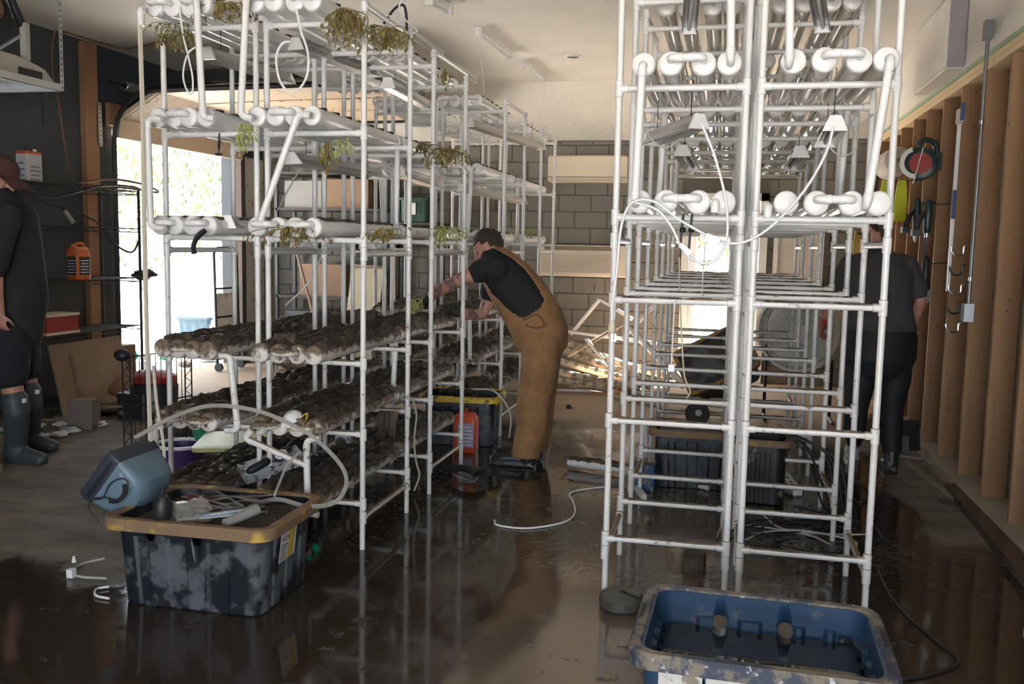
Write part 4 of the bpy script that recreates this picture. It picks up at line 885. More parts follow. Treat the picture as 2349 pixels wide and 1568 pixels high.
MB().box((sx+.145, sy+.05, sz+.05), (.012, .22, .05)).obj('base_slot', BLK, t, False); MB().bar((sx+.1, sy+.06, sz+.14), (sx+.1, sy+.06, sz+.40), .04, .05).obj('saw_column', plain('pale_cast_base2', (.40, .38, .34), .5), t, False)
MB().lathe([(.0, -.03), (.15, -.03), (.17, -.02), (.17, .03), (.0, .035)], (sx, sy-.14, sz+.40), (1, 0, 0), 24).obj('blade_guard', BLACK, t); MB().ball((sx-.02, sy-.16, sz+.46), (.10, .13, .10), 16).obj('motor_housing', YELM, t)
MB().tube(smooth_path([(sx+.08, sy+.08, sz+.36), (sx+.08, sy-.01, sz+.50), (sx+.08, sy-.06, sz+.60)]), [.030]*6+[.026]*6+[.022], 10).obj('saw_handle', BLK, t); MB().tube([(sx+.06, sy-.18, sz+.16), (sx+.08, sy+.09, sz+.34)], .012, 8).obj('guide_rail', STEEL, t)
# ---------------------------------------------------------------- clutter by the left wall and doorway
t = thing('plywood_sheet', 'muddy plywood sheet leaning under the wire shelving', 'board', (-5.75, 7.3, 0)); MB().bar((-5.52, 7.25, .02), (-5.66, 7.25, .66), .95, .02, (1, 0, 0)).obj('sheet', PLYW, t, False); MB().bar((-5.505, 7.0, .1), (-5.61, 7.0, .56), .03, .015, (1, 0, 0)).obj('cleat', OLDW, t, False)
def carton(name, label, c, d, rz, mat, tilt=0, group=None, flap=True):
    t = thing(name, label, 'box', (c[0], c[1], c[2]), group); rot = (M.Rotation(rz, 4, 'Z') @ M.Rotation(tilt, 4, 'X')).to_3x3(); h = V((0, 0, d[2]/2+abs(math.sin(tilt))*d[1]*.5))
    MB().box(V(c)+h, d, rot).obj('box_body', mat, t, False)
    if flap: MB().box(V(c)+h+rot @ V((0, 0, d[2]/2+.003)), (d[0]*.98, d[1]*.12, .004), rot).obj('tape_strip', plain('packing_tape', (.33, .25, .17), .4) if 'packing_tape' not in bpy.data.materials else bpy.data.materials['packing_tape'], t, False)
    return t
carton('carton', 'small grey-brown carton on the floor left of the wire crate panel', (-5.2, 6.62, 0), (.20, .20, .24), .3, plain('grey_card', (.19, .155, .13), .8))
carton('carton', 'pale carton standing behind the plywood near the doorway', (-5.75, 7.85, .0), (.2, .26, .55), .1, CARD)
bag('paper_sack', 'slumped brown paper sack on the floor before the doorway post', 'sack', (-5.35, 7.55, .16), (.26, .24, .17), plain('wet_brown_paper', (.26, .15, .085), .35, 0, .15), 4, .3)
bag('paper_sack', 'flat reddish brown sack lying left of the slumped sack', 'sack', (-5.5, 7.15, .10), (.22, .24, .10), CARD, 9, .3)
t = thing('black_toolbag', 'black square tool bag on the floor in front of the brown sack', 'bag', (-5.05, 7.1, 0)); MB().loft([[V((-5.05, 7.15, 0))+p for p in rrect(.15, .12, .04, z, 4, 0, 0, 3)] for z in (0, .20, .23)]).obj('bag_body', BLACK, t); MB().tube(fillet([(-5.13, 7.15, .22), (-5.12, 7.15, .29), (-4.98, 7.15, .29), (-4.97, 7.15, .22)], .03), .010, 8).obj('handle', BLK, t)
for k in range(14):
    p = V((-5.4+R.uniform(-.35, .3), 6.35+R.uniform(-.3, .5), .02)); n_ = ('crumpled_wrapper', 'scrap of pale plastic litter on the floor beside the rubber boots', 'litter'); o = bag(*n_, p, (R.uniform(.03, .08), R.uniform(.03, .07), .02), PAPER if k % 3 else plain('grey_foil', (.35, .36, .38), .25) if 'grey_foil' not in bpy.data.materials else bpy.data.materials['grey_foil'], k, .6); o['group'] = 'litter beside the boots'
for k, (a, b) in enumerate((((-5.45, 6.95, .1), (-5.05, 6.9, .14)), ((-5.5, 6.8, .03), (-5.0, 6.55, .05)), ((-5.6, 6.6, .04), (-5.2, 6.9, .03)))): tag(MB().bar(a, b, .035, .018).obj('wood_strip', OLDW, None, False), ('pale wood strip propped on the grey carton', 'wood strip lying in front of the grey carton', 'wood strip lying behind the litter heap')[k], 'wood')
tag(MB().box((-4.93, 5.10, .03), (.42, .16, .06)).obj('timber_offcut', OLDW, None, False), 'timber offcut lying by the rubber boot at the left edge', 'wood')
# red and black shop vacuum by the doorway
t = thing('shop_vacuum', 'dark round shop vacuum with a red top by the doorway', 'vacuum', (-4.95, 7.25, 0)); MB().lathe([(.15, .03), (.19, .06), (.20, .28), (.17, .33)], (-4.95, 7.25, 0), n=24).obj('tank', BLACK, t); MB().lathe([(.19, .32), (.19, .37), (.10, .42), (.0, .43)], (-4.95, 7.25, 0), n=24).obj('lid', RED, t)
for a in range(4): MB().ball((-4.95+.15*math.cos(a*PI/2+.5), 7.25+.15*math.sin(a*PI/2+.5), .025), .025, 8).obj('caster', BLK, t)
t = thing('rubber_hoop', 'muddy tyre lying flat behind the wire crate panel', 'tyre', (-4.35, 6.75, 0)); MB().loft([[V((-4.35+(.26+.04*math.cos(b))*math.cos(a), 6.75+(.26+.04*math.cos(b))*math.sin(a), .045+.04*math.sin(b))) for b in [2*PI*k/8 for k in range(8)]] for a in [2*PI*k/28 for k in range(28)]], False, True).obj('tyre_ring', plain('muddy_tyre', (.09, .07, .055), .8), t)
# wire crate panel standing left of the racks
t = thing('wire_crate_panel', 'folding black wire crate panel standing between the doorway and the front left rack', 'panel', (-3.85, 5.6, 0)); ca, cb = FL(286, 1052), FL(442, 1012); cu = (cb-ca).normalized(); cl = (cb-ca).length
for fi, (h0) in enumerate((0.0,)):
    H_ = .74
    fr = MB()
    for s_ in (0, .07, cl-.07, cl): fr.tube([ca+cu*s_, ca+cu*s_+V((0, 0, H_))], .006, 6)
    for z in (.02, H_*.5, H_): fr.tube([ca+V((0, 0, z)), cb+V((0, 0, z))], .0055, 6)
    fr.obj('panel_frame', BLK, t)
    for e in (0, cl-.07):
        k = 14; MB().tube([ca+cu*(e+(.07 if i % 2 else 0))+V((0, 0, H_*i/k)) for i in range(k+1)], .004, 5).obj('zigzag_wire', BLK, t)
    n_ = int(cl/.052)
    for i in range(2, n_-1): MB().tube([ca+cu*(cl*i/n_)+V((0, 0, .02)), ca+cu*(cl*i/n_)+V((0, 0, H_))], .0032, 5).obj('wire_bar', BLK, t)
tag(MB().ball(ca+V((0, 0, .76)), (.06, .05, .045), 12).obj('black_lump', BLK), 'black rubber lump on the corner of the wire crate panel', 'lump')
t, *_ = make_tote('lidded_bin', 'dark bin with a pale yellow lid behind the lower front left rack', 'bin', (-2.95, 5.42, 0), .35, .34, .24, .27, BLACK, BLACK, .9, .006, 3, .01, .03)
MB().loft([[M.Translation((-2.95, 5.42, 0)) @ M.Rotation(.35, 4, 'Z') @ p for p in rrect(a, b, .05, z)] for a, b, z in ((.37, .27, .27), (.37, .27, .295), (.33, .23, .30))]).obj('yellow_lid', plain('pale_yellow_lid', (.66, .62, .25), .4), t)
t = thing('purple_bucket', 'purple bucket with a white rim behind the wire crate panel', 'bucket', (-3.6, 5.55, 0)); MB().lathe([(.13, 0), (.16, .18), (.15, .18), (.12, .02)], (-3.6, 5.55, 0), n=24, caps=False).obj('bucket_body', plain('purple_plastic', (.06, .025, .11), .45), t); MB().lathe([(.165, .18), (.17, .20), (.15, .20)], (-3.6, 5.55, 0), n=24, caps=False).obj('bucket_rim', WHITE, t)
t = thing('green_disc', 'dark green round lid leaning on the purple bucket', 'lid', (-3.5, 5.75, .2)); MB().lathe([(.0, -.008), (.075, -.008), (.08, .0), (.078, .01), (.0, .006)], (-3.45, 5.6, .28), (.2, -1, .4), 24).obj('lid_disc', GREEN, t); MB().ball((-3.45, 5.59, .28), (.01, .01, .01), 8).obj('lid_knob', GREEN, t)
# hand truck and recycling bin at the doorway
t = thing('hand_truck', 'tubular folding trolley leaning upright at the right side of the garage doorway', 'trolley', (-5.85, 10.1, 0)); d0, d1 = V((-5.95, 9.98, .05)), V((-5.9, 10.42, .05)); upv = V((-.03, 0, 1.45))
MB().tube(fillet([d0, d0+upv, d1+upv, d1], .10, 6), .017, 8).obj('trolley_frame', DARKM, t)
for f_ in (.2, .42, .66): MB().tube([d0+upv*f_, d1+upv*f_], .012, 8).obj('trolley_rung', DARKM, t)
MB().loft([[d0+upv*.06, d1+upv*.06, d1+upv*.62, d0+upv*.62], [p+V((-.02, 0, 0)) for p in (d0+upv*.06, d1+upv*.06, d1+upv*.62, d0+upv*.62)]]).obj('mesh_panel', plain('mud_splashed_sheet', (.55, .54, .53), .6, 0, .1, 4, 0, .3, SILT, 5), t, False)
for s_ in (d0, d1): MB().lathe([(.05, -.02), (.05, .02)], s_+V((.02, 0, 0)), (0, 1, 0), 16).obj('wheel', BLK, t)
t, *_ = make_tote('recycling_bin', 'blue-grey recycling bin standing just outside the garage doorway', 'bin', (-7.05, 11.35, 0), .2, .26, .22, .55, BLUEG, BLUEG, .85, .004, 3, .03, .04)
bag('white_sack', 'white plastic sack stuffed in the recycling bin outside', 'sack', (-7.05, 11.35, .62), (.17, .16, .16), PAPER, 6, .35)
for k in range(26):
    x, y = -6.45-R.random()*2.2, 8.7+R.random()*2.6; m = MB(); s_ = R.uniform(.05, .17); m.ball((x, y, s_*.4), (s_, s_*R.uniform(.6, 1.2), s_*R.uniform(.3, .6)), 8)
    tag(m.obj('rubble_lump', (CONC, OLDW, CONC, GREEN)[k % 4] if k % 7 else PAPER, None, True, 20), 'lump of flood debris on the ground just outside the garage doorway', 'debris', 'debris outside the garage doorway')
# corner storage shelf seen through the racks
t = thing('corner_shelving', 'dark storage shelving in the far left corner behind the racks', 'shelf unit', (-4.8, 11.0, 0))
for x in (-5.55, -4.1):
    for y in (10.75, 11.25): MB().box((x, y, 1.25), (.04, .04, 2.5)).obj('post', DARKM, t, False)
for z in (.3, .9, 1.5, 2.0, 2.45): MB().box((-4.825, 11.0, z), (1.46, .54, .03)).obj('shelf_board', plain('dark_board', (.05, .045, .04), .7) if 'dark_board' not in bpy.data.materials else bpy.data.materials['dark_board'], t, False)
DGB = plain('dark_grey_bin', (.07, .075, .08), .5); GRY = plain('grey_clutter', (.20, .20, .195), .6)
for k, (x, z, w, h, mt, l) in enumerate(((-5.2, 1.515, .4, .34, DGB, 'dark grey storage bin, left one on the fourth corner shelf'), (-4.7, 1.515, .42, .34, DGB, 'dark grey storage bin, middle one on the fourth corner shelf'), (-4.3, 1.515, .3, .3, GRY, 'grey carton at the right end of the fourth corner shelf'), (-5.2, 2.015, .5, .34, GRY, 'light grey carton on the fifth corner shelf'), (-4.6, 2.015, .55, .36, CARD, 'brown carton on the fifth corner shelf'), (-4.95, .915, .6, .4, CARD, 'wide brown carton on the middle corner shelf'), (-5.2, .315, .5, .4, DGB, 'dark bin on the lowest corner shelf'))):
    carton('storage_box', l, (x, 10.98, z), (w, .4, h), 0, mt, 0, None, True)
t, *_ = make_tote('green_bin', 'dark green bin with a pale label on a bracket right of the corner shelving', 'bin', (-3.72, 10.95, 1.86), 0, .20, .2, .30, plain('dark_green_plastic', (.015, .06, .045), .5), bpy.data.materials['dark_green_plastic'], .9, .004, 2, .02, .03); MB().box((-3.72, 10.735, 2.02), (.06, .004, .14)).obj('label', PAPER, t, False); MB().box((-3.72, 11.0, 1.84), (.6, .5, .03)).obj('bracket_shelf', bpy.data.materials['dark_board'], t, False)
for x in (-3.98, -3.46): MB().box((x, 11.15, .92), (.04, .04, 1.83)).obj('bracket_leg', DARKM, t, False)
t = thing('beige_panel', 'beige board leaning in the far corner behind the front racks', 'board', (-4.35, 10.45, 0)); MB().bar((-4.3, 10.35, .0), (-4.25, 10.6, 1.32), .42, .02, (0, -1, .1)).obj('panel_sheet', plain('beige_board', (.40, .36, .26), .7), t, False); MB().box((-4.25, 10.58, 1.30), (.44, .03, .03)).obj('top_batten', OLDW, t, False)
t = thing('shovel', 'long handled shovel leaning in the far left corner', 'shovel', (-4.9, 10.4, 0)); MB().tube([(-5.25, 10.65, 1.55), (-4.72, 10.25, .38)], .018, 8).obj('shovel_handle', OLDW, t); MB().loft([[V((-4.72, 10.25, .40))+V((a, b*.3, -c)) for a, b, c in ((-w, 0, z), (0, .12, z), (w, 0, z), (0, .06, z))] for w, z in ((.06, 0), (.11, .05), (.11, .25), (.02, .38))]).obj('shovel_blade', STEEL, t)
tag(MB().bar((-3.75, 10.2, .02), (-3.95, 10.7, 1.75), .03, .02).obj('timber_stake', PLATE, None, False), 'thin pale timber stake leaning behind the centre of the left racks', 'wood')
bag('dark_heap', 'dark heap of muddy rags at the foot of the corner shelving', 'heap', (-4.9, 10.35, .20), (.55, .30, .22), plain('muddy_rag', (.09, .065, .045), .9), 11, .35)
# ---------------------------------------------------------------- back wall units
def box_r(m, x0, x1, y0, y1, z0, z1, e=.02): return m.loft([[V((a, b, z)) for a, b in ((x0+i, y0+i), (x1-i, y0+i), (x1-i, y1), (x0+i, y1))] for z, i in ((z0, e), (z0+e, 0), (z1-e, 0), (z1, e))])
t = thing('split_air_conditioner', 'cream wall-mounted split air conditioner high on the block wall', 'air conditioner', (-1.65, 11.3, 2.5)); box_r(MB(), -2.14, -1.17, 11.17, 11.39, 2.38, 2.70).obj('casing', CREAM, t, False)
MB().box((-1.655, 11.165, 2.405), (.93, .012, .035)).obj('air_louver', plain('cream_shadow', (.5, .42, .32), .5), t, False); MB().box((-1.655, 11.166, 2.44), (.96, .008, .006)).obj('seam', DARKM, t, False)
t = thing('window_air_conditioner', 'cream louvred air conditioner low on the block wall beside the man', 'air conditioner', (-1.68, 11.25, 1.4)); box_r(MB(), -2.24, -1.13, 11.12, 11.39, 1.235, 1.62).obj('casing', CREAM, t, False)
for k in range(9): MB().bar((-2.18, 11.112, 1.29+.026*k), (-1.24, 11.112, 1.29+.026*k), .014, .010).obj('louver', plain('louver_cream', (.56, .47, .35), .5) if 'louver_cream' not in bpy.data.materials else bpy.data.materials['louver_cream'], t, False)
MB().box((-1.7, 11.11, 1.58), (.9, .012, .05)).obj('control_slot', plain('slot_shadow', (.22, .17, .12), .6), t, False)
tag(MB().tube(fillet([(-1.55, 11.40, 1.13), (-1.55, 11.35, 1.13), (-1.55, 11.34, 1.07), (-1.55, 11.36, 1.06)], .015), .006, 6).obj('wall_hook', DARKM), 'small dark hook in the block wall below the louvred air conditioner', 'hook')
# ---------------------------------------------------------------- heap of pipes and drilled tubes at the back
HOLEP = plain('silty_pvc', (.50, .40, .29), .6, 0, .15, 6, 0, .4, (.34, .25, .17)); SILTP = HOLEP
def loose_pipe(a, b, r, label, holes=False, mat=None):
    a, b = V(a), V(b); t = thing('loose_pipe' if not holes else 'drilled_tube', label, 'pipe' if not holes else 'tube', (a+b)/2, 'pipe heap by the block wall')
    MB().tube([a, a+(b-a)*.001, b], [r*.9, r, r], 14).obj('pipe_body', mat or SILTP, t)
    d = (b-a).normalized()
    if holes:
        up = (V((-.2, -.75, .65))-V((-.2, -.75, .65)).dot(d)*d).normalized(); m = MB(); n_ = int((b-a).length/.13)
        for i in range(1, n_): p = a+d*(.13*i)+up*r*.985; m.lathe([(.024, -.01), (.024, .002), (.02, .0025), (.02, -.01)], p, up, 12)
        stuff(m.obj('drilled_holes', HOLEM, t))
    else: MB().tube([b-d*.03, b-d*.002, b], [r*1.14, r*1.14, r*1.02], 14).obj('end_fitting', mat or SILTP, t)
    return t
h = .05
hp = [((-2.1, 10.9, .55), (-.9, 10.35, .22)), ((-2.15, 10.8, .45), (-.75, 10.2, .12)), ((-2.2, 10.6, .33), (-.7, 10.1, .08)), ((-2.3, 10.5, .20), (-.9, 9.95, .08)), ((-2.4, 10.4, .10), (-1.15, 9.9, .06)), ((-2.0, 10.95, .38), (-.6, 10.6, .15))]
for i, (a, b) in enumerate(hp): loose_pipe(a, b, .045, ('silt coated drilled tube on top of the pipe heap', 'silt coated drilled tube, second from the top of the heap', 'silt coated drilled tube in the middle of the heap', 'silt coated drilled tube low in the heap', 'silt coated drilled tube at the bottom front of the heap', 'silt coated drilled tube at the back of the heap')[i], True)
WP = PVC
for i, (a, b, l) in enumerate((((-1.75, 10.85, .55), (-1.40, 10.75, .99), 'thin white pipe slanting up to the left peak behind the heap'), ((-1.40, 10.75, .99), (-1.0, 10.6, .78), 'thin white pipe sloping down from the left peak'), ((-2.0, 10.7, .62), (-.7, 10.5, .52), 'thin white pipe lying level across the heap'), ((-1.7, 10.3, .35), (-1.1, 10.5, .72), 'thin silty pipe crossing the heap diagonally'),
        ((-1.1, 10.5, .55), (-.75, 10.6, .95), 'thin white pipe slanting up behind the right racks'), ((-1.0, 10.4, .70), (-.35, 10.0, .12), 'thick white pipe sloping down to the right behind the racks'), ((-1.5, 10.4, .55), (-1.2, 10.2, .28), 'short white pipe poking down from the heap'), ((-1.6, 9.9, .05), (-.9, 10.1, .09), 'pale pipe lying at the front foot of the heap'), ((-1.1, 9.6, .03), (-.55, 9.2, .03), 'grey pipe on the floor right of the heap'),
        ((-.9, 9.8, .06), (.1, 9.6, .06), 'white pipe lying under the far racks, rear of two'), ((-.7, 9.4, .05), (.3, 9.2, .05), 'white pipe lying under the far racks, front of two'), ((-1.72, 9.75, .04), (-1.35, 9.82, .04), 'short pipe offcut on the dry floor before the heap'))):
    loose_pipe(a, b, .022 if i not in (5,) else .04, l, False, PVC if i not in (3, 7, 8) else SILTP)
for k in range(12): bag('silt_lump', 'silt covered lump at the foot of the pipe heap', 'lump', (-2.2+R.random()*1.3, 10.0+R.random()*.4, .06), (.10, .08, .065), HOLEP, k, .3)['group'] = 'silt lumps under the pipe heap'
# drum fan, bottles
t = thing('drum_fan', 'big round white drum fan standing behind the right racks', 'fan', (.70, 8.95, 0)); fc = AY(1838, 758, 8.95); ax_ = V((-.35, -1, .05)).normalized(); FANW = plain('fan_white', (.68, .65, .60), .4)
MB().lathe([(.36, .10), (.385, .08), (.385, -.14), (.36, -.15)], fc, -ax_, 36, False).obj('drum', FANW, t)
g = MB(); pa, pb = frame(ax_)
for r_ in [.03+.025*k for k in range(14)]: g.tube([fc+ax_*(.16+.03*(1-r_/.38))+(pa*math.cos(a)+pb*math.sin(a))*r_ for a in [2*PI*k/28 for k in range(29)]], .0022, 4, False)
for k in range(10): a = 2*PI*k/10; g.tube([fc+ax_*.19, fc+ax_*.155+(pa*math.cos(a)+pb*math.sin(a))*.375], .003, 4)
g.obj('grille', FANW, t)
for k in range(4): a = PI/2*k+.3; u_ = pa*math.cos(a)+pb*math.sin(a); w_ = pa*-math.sin(a)+pb*math.cos(a); MB().loft([[fc+u_*.06+w_*.03+ax_*.02, fc+u_*.06-w_*.03-ax_*.02], [fc+u_*.33+w_*.10+ax_*.05, fc+u_*.33-w_*.08-ax_*.04]], False).add([], []).obj('fan_blade', FANW, t)
MB().lathe([(.07, -.08), (.07, .06), (.03, .07)], fc, ax_, 18).obj('fan_motor', FANW, t); MB().lathe([(.36, -.13), (.20, -.15), (.0, -.16)], fc, ax_, 36, False).obj('backlight_disc', FANW, t)  # white disc added behind the blades to imitate light shining through the fan
for s_ in (-1, 1): MB().tube(fillet([fc+V((.30*s_, .10, -.15)), fc+V((.30*s_, .10, -fc.z+.03)), fc+V((.30*s_, -.22, -fc.z+.03))], .05), .016, 8).obj('fan_leg', DARKM, t)
for k, (u, v) in enumerate(((1782, 865), (1778, 905), (1793, 905))):
    p = AY(u, v, 7.9); t = thing('plastic_bottle', ('clear plastic bottle lying highest under the far racks', 'clear plastic bottle lying left of two under the far racks', 'clear plastic bottle lying right of two under the far racks')[k], 'bottle', (p.x, 7.7, .05)); b_ = V((p.x, 7.6+.12*(k == 0), .042+.08*(k == 0))); d_ = V((.3, 1, 0)).normalized()
    MB().lathe([(.03, 0), (.038, .01), (.038, .13), (.015, .19), (.014, .21)], b_, d_, 16).obj('bottle_body', CLEAR, t); MB().lathe([(.016, .205), (.016, .225)], b_, d_, 12).obj('bottle_cap', WHITE, t)
# ---------------------------------------------------------------- tools hanging on the stud wall
t = thing('wall_air_handler', 'long white wall cabinet with a grey end mounted high above the studs', 'cabinet', (1.58, 7.85, 3.15)); box_r(MB(), 1.52, 1.638, 7.36, 8.55, 2.94, 3.47, .008).obj('cabinet_body', DRYW, t, False); MB().box((1.578, 7.352, 3.205), (.112, .012, .515)).obj('end_panel', plain('lavender_grey_plastic', (.24, .22, .24), .5), t, False); MB().box((1.517, 7.95, 3.205), (.006, 1.10, .49)).obj('front_panel', DRYW, t, False)
CX_ = 1.60; t = thing('electrical_conduit', 'grey metal conduit with a junction box running down the stud wall', 'conduit', (CX_, 6.75, 1.2))
P = [AX(2250, 90, CX_), AX(2255, 150, CX_), AX(2252, 280, CX_), AX(2243, 440, CX_), AX(2228, 640, CX_), AX(2219, 695, CX_)]; yb0 = P[2].y
P = [V((CX_+.0, yb0, p.z)) for p in P]; MB().tube(P, .0125, 10).obj('conduit_pipe', plain('grey_conduit', (.20, .20, .21), .35, .5), t)
MB().box(P[0]+V((0, 0, .02)), (.05, .07, .12)).obj('switch_box', plain('dark_conduit_body', (.10, .11, .12), .4), t, False); MB().box(P[-1]+V((-.005, 0, -.06)), (.06, .09, .12)).obj('junction_box', STEEL, t, False)
for i in (2, 4): MB().lathe([(.016, -.012), (.016, .012)], P[i], n=12).obj('coupling', CHROME, t)
t = thing('spirit_level', 'long white and blue spirit level hanging on the stud wall', 'level', AX(2190, 420, 1.62)); a, b = AX(2202, 262, 1.60), AX(2192, 540, 1.60); b = V((a.x, a.y, b.z)); MB().bar(a, b, .03, .022, (1, 0, 0)).obj('level_bar', plain('white_aluminium', (.66, .68, .70), .3, .2), t, False); m_ = a.lerp(b, .62); MB().bar(m_, a.lerp(b, .86), .034, .026, (1, 0, 0)).obj('blue_sleeve', plain('deep_blue', (.02, .05, .16), .5), t, False)
MB().box(a+V((-.012, -.05, -.02)), (.02, .14, .10)).obj('frame_square', STEEL, t, False); MB().box(a+V((-.012, -.13, .0)), (.025, .025, .12)).obj('blue_handle', bpy.data.materials['deep_blue'], t, False); MB().bar(b, b+V((0, 0, -.40)), .026, .02, (1, 0, 0)).obj('lower_bar', bpy.data.materials['white_aluminium'], t, False)
t = thing('hook_rail', 'row of steel coat hooks fixed down a stud edge', 'hooks', (1.64, 7.0, 1.3))
for k in range(5):
    z = 1.62-.135*k; q = V((1.655, 6.98, z)); MB().tube(smooth_path([q+V((0, 0, .04)), q+V((-.02, 0, .03)), q+V((-.025, 0, -.02)), q+V((-.07, -.01, -.03)), q+V((-.10, -.01, .0)), q+V((-.105, -.01, .03))]), .007, 7).obj('hook', DARKM if k % 2 else CHROME, t)
def sawthing():
    t = thing('circular_saw', 'circular saw with a red blade hanging on the stud wall', 'saw', AX(2110, 375, 1.50)); c = AX(2112, 375, 1.50); ax_ = V((-.25, -1, .1)).normalized()
    MB().lathe([(.0, -.05), (.115, -.05), (.13, -.03), (.13, .01), (.115, .02)], c, ax_, 26).obj('blade_guard', TEAL, t); MB().lathe([(.0, .0), (.085, .0), (.085, .012), (.0, .014)], c+ax_*.012, ax_, 26).obj('blade', RED, t)
    MB().loft([[c+ax_*.035+V((-.03, 0, 0))+V((math.cos(a)*r, 0, math.sin(a)*r)) for r, a in [(.125, PI*.6+PI*.9*k/14) for k in range(15)]+[(.09, PI*1.5-PI*.9*k/14) for k in range(15)]], [c+ax_*.045+V((-.03, 0, 0))+V((math.cos(a)*r, 0, math.sin(a)*r)) for r, a in [(.125, PI*.6+PI*.9*k/14) for k in range(15)]+[(.09, PI*1.5-PI*.9*k/14) for k in range(15)]]]).obj('lower_guard', plain('pale_alloy', (.50, .48, .44), .4, .4), t)
    MB().bar(c+V((.0, -.06, .12)), c+V((-.06, -.06, -.16)), .012, .006).obj('blade_arm', STEEL, t, False); MB().tube(smooth_path([c+V((-.02, .02, .14)), c+V((.02, .02, .19)), c+V((.10, .04, .16)), c+V((.13, .04, .06))]), .022, 8).obj('saw_handle', TEAL, t); MB().lathe([(.05, 0), (.055, .10), (.03, .12)], c-ax_*.04, -ax_, 16).obj('saw_motor', TEAL, t)
    MB().box(c+V((.13, .06, .02)), (.07, .05, .14)).obj('battery', BLK, t, False)
sawthing()
for k, (u, v, l) in enumerate(((2103, 500, 'dark teal cordless drill hanging point down on the stud wall, left of two'), (2128, 505, 'dark teal cordless drill hanging point down on the stud wall, right of two'))):
    c = AX(u, v, 1.55); t = thing('cordless_drill', l, 'drill', c); MB().limb([c+V((0, 0, .14)), c+V((0, 0, .05)), c+V((0, 0, -.08))], [.028, .036, .03]).obj('drill_body', TEAL, t); MB().limb([c+V((0, 0, .08)), c+V((-.06, -.03, .02)), c+V((-.09, -.04, -.06))], [.02, .02, .024]).obj('grip', BLK, t); MB().lathe([(.02, 0), (.018, .06), (.006, .10)], c+V((0, 0, -.10)), (0, 0, -1), 12).obj('chuck', STEEL, t); MB().tube([c+V((0, 0, .12)), (1.83, c.y+.02, c.z+.14)], .005, 6).obj('hang_hook', DARKM, t); MB().box(c+V((-.09, -.04, -.10)), (.06, .09, .05)).obj('battery', BLK, t, False)
c = AX(2122, 640, 1.55); t = thing('angle_grinder', 'dark angle grinder hanging on the stud wall below the drills', 'grinder', c); MB().limb([c+V((0, 0, .16)), c+V((0, 0, .0)), c+V((0, 0, -.10))], [.028, .034, .04]).obj('grinder_body', DARKM, t); MB().lathe([(.03, 0), (.062, .015), (.062, .03)], c+V((0, -.01, -.13)), (-.5, -1, 0), 18).obj('grinder_guard', STEEL, t); MB().limb([c+V((0, 0, -.16)), c+V((0, 0, -.22))], [.03, .02]).obj('grinder_head', ORANGE, t); MB().tube([c+V((0, 0, .12)), (1.83, c.y+.02, c.z+.14)], .005, 6).obj('hang_hook', DARKM, t)
for k in range(3): p = c+V((-.02, -.04+.03*k, .24)); MB().tube(smooth_path([p, p+V((0, 0, .08)), p+V((0, .02, .02)), p+V((0, .01, -.06))]), .006, 6).obj('cord_loop', CORDB, t)
c = AX(2048, 375, 1.50); t = thing('paper_roll', 'pale grey roll hung on the stud wall left of the circular saw', 'roll', c); MB().lathe([(.02, -.14), (.12, -.14), (.13, -.1), (.13, .12), (.11, .14), (.02, .14)], c, (.25, -1, .15), 24).obj('roll_body', plain('pale_grey_roll', (.52, .48, .44), .7), t); MB().lathe([(.02, -.16), (.02, .16)], c, (.25, -1, .15), 12).obj('core', CARD, t)
c = AX(2050, 455, 1.45); t = thing('safety_vest', 'yellow-green safety vest hanging under the pale roll', 'vest', c); LIME = plain('lime_fabric', (.55, .62, .04), .7)
for dx in (-.07, .06): MB().loft([[c+V((dx-w, -.02-.01*i, z)), c+V((dx+w, -.02+.012*i, z)), c+V((dx+w, .02, z)), c+V((dx-w, .02, z))] for i, (w, z) in enumerate(((.03, .16), (.045, .06), (.055, -.06), (.05, -.20)))]).obj('vest_panel', LIME, t)
MB().tube([c+V((.0, 0, .15)), (1.83, c.y+.02, c.z+.17)], .005, 6).obj('hang_hook', DARKM, t)
MB().box(c+V((-.07, -.045, -.06)), (.11, .006, .04)).obj('reflective_band', PAPER, t, False)
c = AY(1975, 560, 11.28); t = thing('yellow_rope', 'hank of yellow rope hanging beyond the bending woman', 'rope', c)
for k in range(8): MB().tube(smooth_path([c+V((.02*k-.07, .01*k, .16)), c+V((.022*k-.08, -.02, .0)), c+V((.02*k-.07, .0, -.20-.02*(k % 3)))]), .009, 6).obj('rope_strand', plain('yellow_rope_fibre', (.55, .42, .12), .8) if 'yellow_rope_fibre' not in bpy.data.materials else bpy.data.materials['yellow_rope_fibre'], t)
MB().lathe([(.06, -.01), (.075, 0), (.06, .01)], c+V((0, .04, .12)), n=12).obj('binding', BLK, t); MB().tube([c+V((0, .04, .16)), c+V((0, .10, .24))], .006).obj('hang_cord', CORDB, t)
